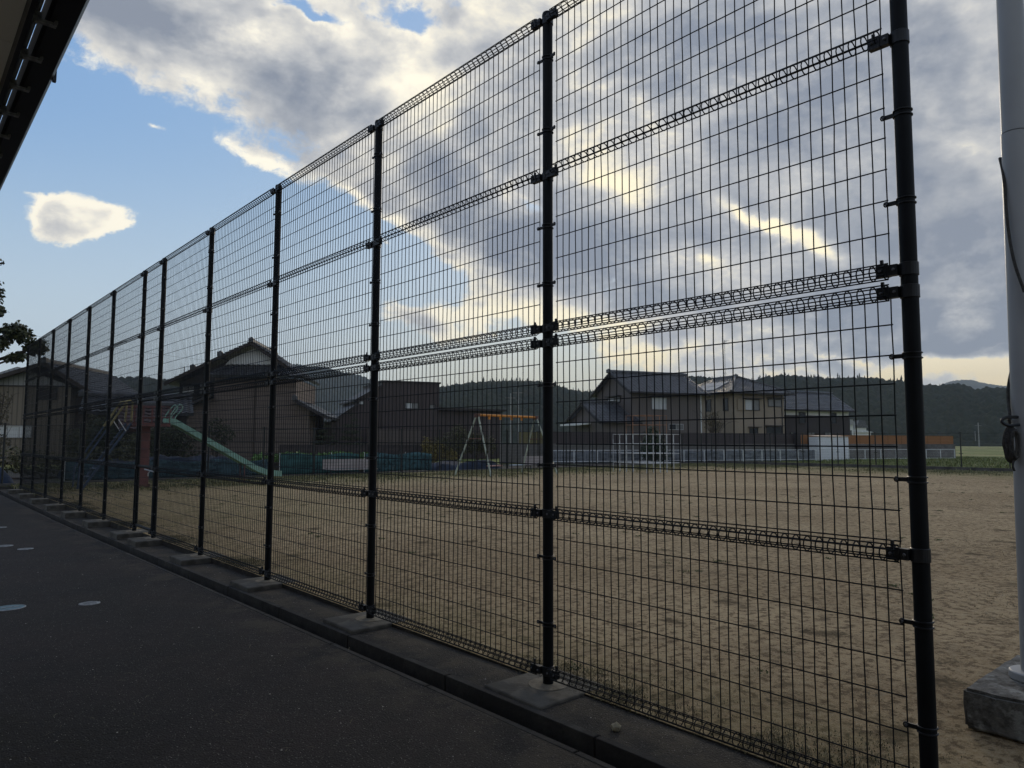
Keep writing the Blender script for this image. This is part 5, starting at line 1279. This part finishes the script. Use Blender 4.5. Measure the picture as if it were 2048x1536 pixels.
t = thing('low_concrete_step', 'pale low concrete step behind the mesh fence at the far left', 'step', (-1.4, 27.0, 0)); MB().box(0, 0, 0, 3.6, 0.35, 0.16).build('slab', M_CONC, t, bevel=0.01)
# the tree whose boughs come in at the left edge
bt = thing('broadleaf_tree', 'broadleaf tree whose leafy boughs reach in from the left edge', 'tree', (-0.15, 27.3, 0))
cs, rr = [], []
rs = np.random.RandomState(77)
for (x, z, r) in ((-0.2, 7.6, 1.3), (-1.2, 8.4, 1.4), (0.9, 6.9, 1.1), (2.05, 6.45, 0.75), (2.2, 5.85, 0.70), (2.4, 5.3, 0.4), (1.4, 6.2, 0.7), (3.0, 4.45, 0.62), (3.55, 4.15, 0.52), (2.3, 4.3, 0.6), (1.4, 4.4, 0.8), (3.1, 3.8, 0.35), (0.3, 5.0, 1.0), (-1.6, 6.0, 1.3)):
    for j in range(3):
        cs.append((x+rs.normal()*r*0.3+0.0, rs.normal()*r*0.5-1.0, z+rs.normal()*r*0.25)); rr.append((r*0.62, r*0.62, r*0.42))
tp = [([(0, 0, 0), (0.1, 0, 2.2), (-0.1, -0.2, 4.4), (-0.2, -0.4, 7.0)], 0.22)]
for c in cs: tp.append(([(0, -0.1, min(3.2, c[2]*0.6)), (c[0]*0.5, c[1]*0.5, c[2]*0.8), (c[0], c[1], c[2])], 0.06))
limbs(bt, tp, 0.2)
stuff(leaf_cloud('crown', cs, rr, 38000, 0.060, leafmat('broad_leaves', (0.018, 0.028, 0.010), (0.085, 0.090, 0.035)), bt, 78, flat=1.3, shell=0.15))
bush('yellowing_shrub', 'yellowing twiggy shrub at the left edge below the boughs', 'shrub', at_(-8, 33), [(0, 0, 2.5), (0.2, 0, 3.2), (-0.3, 0, 1.8), (0.1, 0, 1.2)], [0.5, 0.4, 0.5, 0.5], 1500, 0.05, L_BRN, 79, twigs=16)

# ================================================================ hills
M_WOODS = bpy.data.materials.new('wooded_slope'); M_WOODS.use_nodes = True
N_ = NT(M_WOODS.node_tree); b_ = M_WOODS.node_tree.nodes['Principled BSDF']; tc_ = N_.new('ShaderNodeTexCoord'); P_ = tc_.outputs['Object']
c_ = N_.mixc(N_.lin(N_.noise(P_, 0.02, 6), 0.35, 0.65), (0.014, 0.022, 0.014, 1), (0.030, 0.036, 0.020, 1))
c_ = N_.mixc(N_.m('MULTIPLY', N_.sm(N_.noise(P_, 0.14, 6, 0.7), 0.5, 0.7), 0.6), c_, (0.050, 0.044, 0.028, 1))
c_ = N_.mixc(N_.m('MULTIPLY', N_.sm(N_.noise(P_, 0.6, 5, 0.8), 0.5, 0.35), 0.7), c_, (0.008, 0.012, 0.007, 1))
M_WOODS.node_tree.links.new(c_, b_.inputs['Base Color']); b_.inputs['Roughness'].default_value = 1.0; b_.inputs['Specular IOR Level'].default_value = 0.05
def hill(name, pts, d, run, na, nr, crown, seed, back=0.35, spur=0.16):
    """wooded ridge: crest heights measured against the sky, standing d metres away, foot run metres nearer"""
    us = np.linspace(pts[0][0], pts[-1][0], na); vs = np.interp(us, [p[0] for p in pts], [p[1] for p in pts]); rs = np.random.RandomState(seed)
    rays = np.array([ray(u, v) for u, v in zip(us, vs)]); hz = np.hypot(rays[:, 0], rays[:, 1]); dirs = rays[:, :2]/hz[:, None]; crest = EYE + rays[:, 2]/hz*d
    t = np.concatenate([np.linspace(0, 1, nr), 1+np.linspace(0.03, back, nr//5)])
    prof = np.where(t <= 1, np.sin(np.clip(t, 0, 1)*PI/2)**0.9, 1-(t-1)*0.9)
    Rr = d-run + run*t
    X = dirs[None, :, 0]*Rr[:, None]; Y = dirs[None, :, 1]*Rr[:, None]
    Z = crest[None, :]*prof[:, None]
    # spurs and gullies, then tree crowns
    g = np.zeros_like(X)
    for k in range(9):
        w = 1.0/(25+90*rs.rand()); a = rs.rand()*6.28; g += np.sin((X*math.cos(a)+Y*math.sin(a))*w*6.28+rs.rand()*6.28)*0.10
    Z *= 1 + g*spur*np.sin(np.clip(t, 0, 1)*PI)[:, None]
    # domes: nearest random tree on a jittered lattice
    cell = crown; gx, gy = X/cell, Y/cell; ix, iy = np.floor(gx), np.floor(gy); best = np.full(X.shape, 9.0); hh = np.zeros_like(X)
    def hsh(a, b, k): v = np.sin(a*127.1+b*311.7+k*74.7)*43758.5453; return v-np.floor(v)
    for ox in (-1, 0, 1):
        for oy in (-1, 0, 1):
            cx, cy = ix+ox, iy+oy; px = cx+hsh(cx, cy, 1); py = cy+hsh(cx, cy, 2); dd = np.hypot(gx-px, gy-py); m_ = dd < best
            best = np.where(m_, dd, best); hh = np.where(m_, hsh(cx, cy, 3), hh)
    env = np.clip(Z/(crown*1.0), 0, 1)
    Z += env*crown*(np.maximum(0, 1-best**1.5)*(0.45+0.75*hh) - 0.85)
    Z = np.where(Z < -0.5, -0.5, Z); Z[0, :] = -1.0
    return struct(grid(name, X, Y, Z, M_WOODS, smooth=False))
hill('wooded_hill', [(850, 784), (880, 779), (930, 771), (960, 768), (1020, 765), (1080, 767), (1111, 773), (1142, 784), (1175, 788), (1230, 781), (1300, 772), (1388, 763), (1440, 767), (1500, 766), (1533, 759), (1556, 757), (1585, 759), (1621, 759), (1677, 761), (1707, 761), (1759, 764), (1790, 767), (1849, 776), (1868, 778), (1890, 776), (1928, 775), (1939, 779), (1946, 785), (1959, 783), (1982, 778), (2010, 781), (2048, 785), (2120, 788), (2300, 796), (2500, 800)], 470, 190, 1300, 240, 3.4, 4)
hill('left_wooded_hill', [(-500, 800), (-100, 790), (60, 775), (130, 764), (152, 761), (195, 757), (215, 758), (246, 761), (287, 758), (308, 761), (334, 763), (400, 766), (480, 764), (540, 770), (620, 790)], 620, 200, 600, 150, 4.0, 9)
hill('left_mountain', [(480, 760), (520, 740), (560, 731), (577, 734), (597, 736), (628, 738), (645, 739), (659, 742), (679, 747), (720, 758), (746, 766), (800, 776), (860, 786), (900, 792)], 1150, 420, 420, 200, 5.0, 14, spur=0.08)
hill('far_mountain', [(1780, 800), (1840, 790), (1882, 775), (1893, 768), (1904, 764), (1928, 762), (1944, 763), (1962, 767), (1984, 771), (2023, 776), (2080, 781), (2200, 792), (2400, 800)], 2300, 700, 330, 60, 4.0, 19, spur=0.03)
# conifers and tall crowns standing above the near crest
cr = [(880, 779), (930, 771), (960, 768), (1020, 765), (1080, 767), (1111, 773), (1142, 784), (1175, 788), (1388, 763), (1500, 766), (1556, 757), (1621, 759), (1707, 761), (1790, 767), (1849, 776), (1928, 775)]
rs = np.random.RandomState(8); V = []; Fc = []
for i in range(420):
    u = rs.uniform(880, 1930); v = np.interp(u, [c[0] for c in cr], [c[1] for c in cr]); r_ = ray(u, v); hz = math.hypot(r_[0], r_[1]); d = rs.uniform(440, 475)
    x, y = r_[0]/hz*d, r_[1]/hz*d; z = EYE+r_[2]/hz*470-3.4; h = rs.uniform(3.6, 5.2)*(1.3 if rs.rand() < 0.08 else 1); w = h*rs.uniform(0.13, 0.24)
    for t in range(3):
        zb = z+h*(0.15+0.26*t); zt = zb+h*0.36; ww = w*(1-0.26*t); k = len(V); a0 = rs.rand()*6
        for q in range(5): V.append((x+math.cos(a0+q*1.257)*ww*rs.uniform(.7, 1.2), y+math.sin(a0+q*1.257)*ww, zb+rs.uniform(-.3, .3)))
        V.append((x, y, zt)); Fc += [(k+q, k+(q+1) % 5, k+5) for q in range(5)]
stuff(npmesh('crest_trees', V, Fc, M_WOODS), 'conifers standing along the crest of the wooded hill', 'trees')

# ================================================================ air
hz_ = MB().box(-900, -60, -1.5, 2500, 2500, 205).build('haze', bpy.data.materials.new('haze_air'))
m = hz_.data.materials[0]; m.use_nodes = True; t = m.node_tree; t.nodes.clear()
pv = t.nodes.new('ShaderNodeVolumePrincipled'); pv.inputs['Color'].default_value = (0.72, 0.82, 0.95, 1); pv.inputs['Density'].default_value = 0.00026; pv.inputs['Anisotropy'].default_value = 0.2
ou = t.nodes.new('ShaderNodeOutputMaterial'); t.links.new(pv.outputs[0], ou.inputs['Volume']); stuff(hz_)
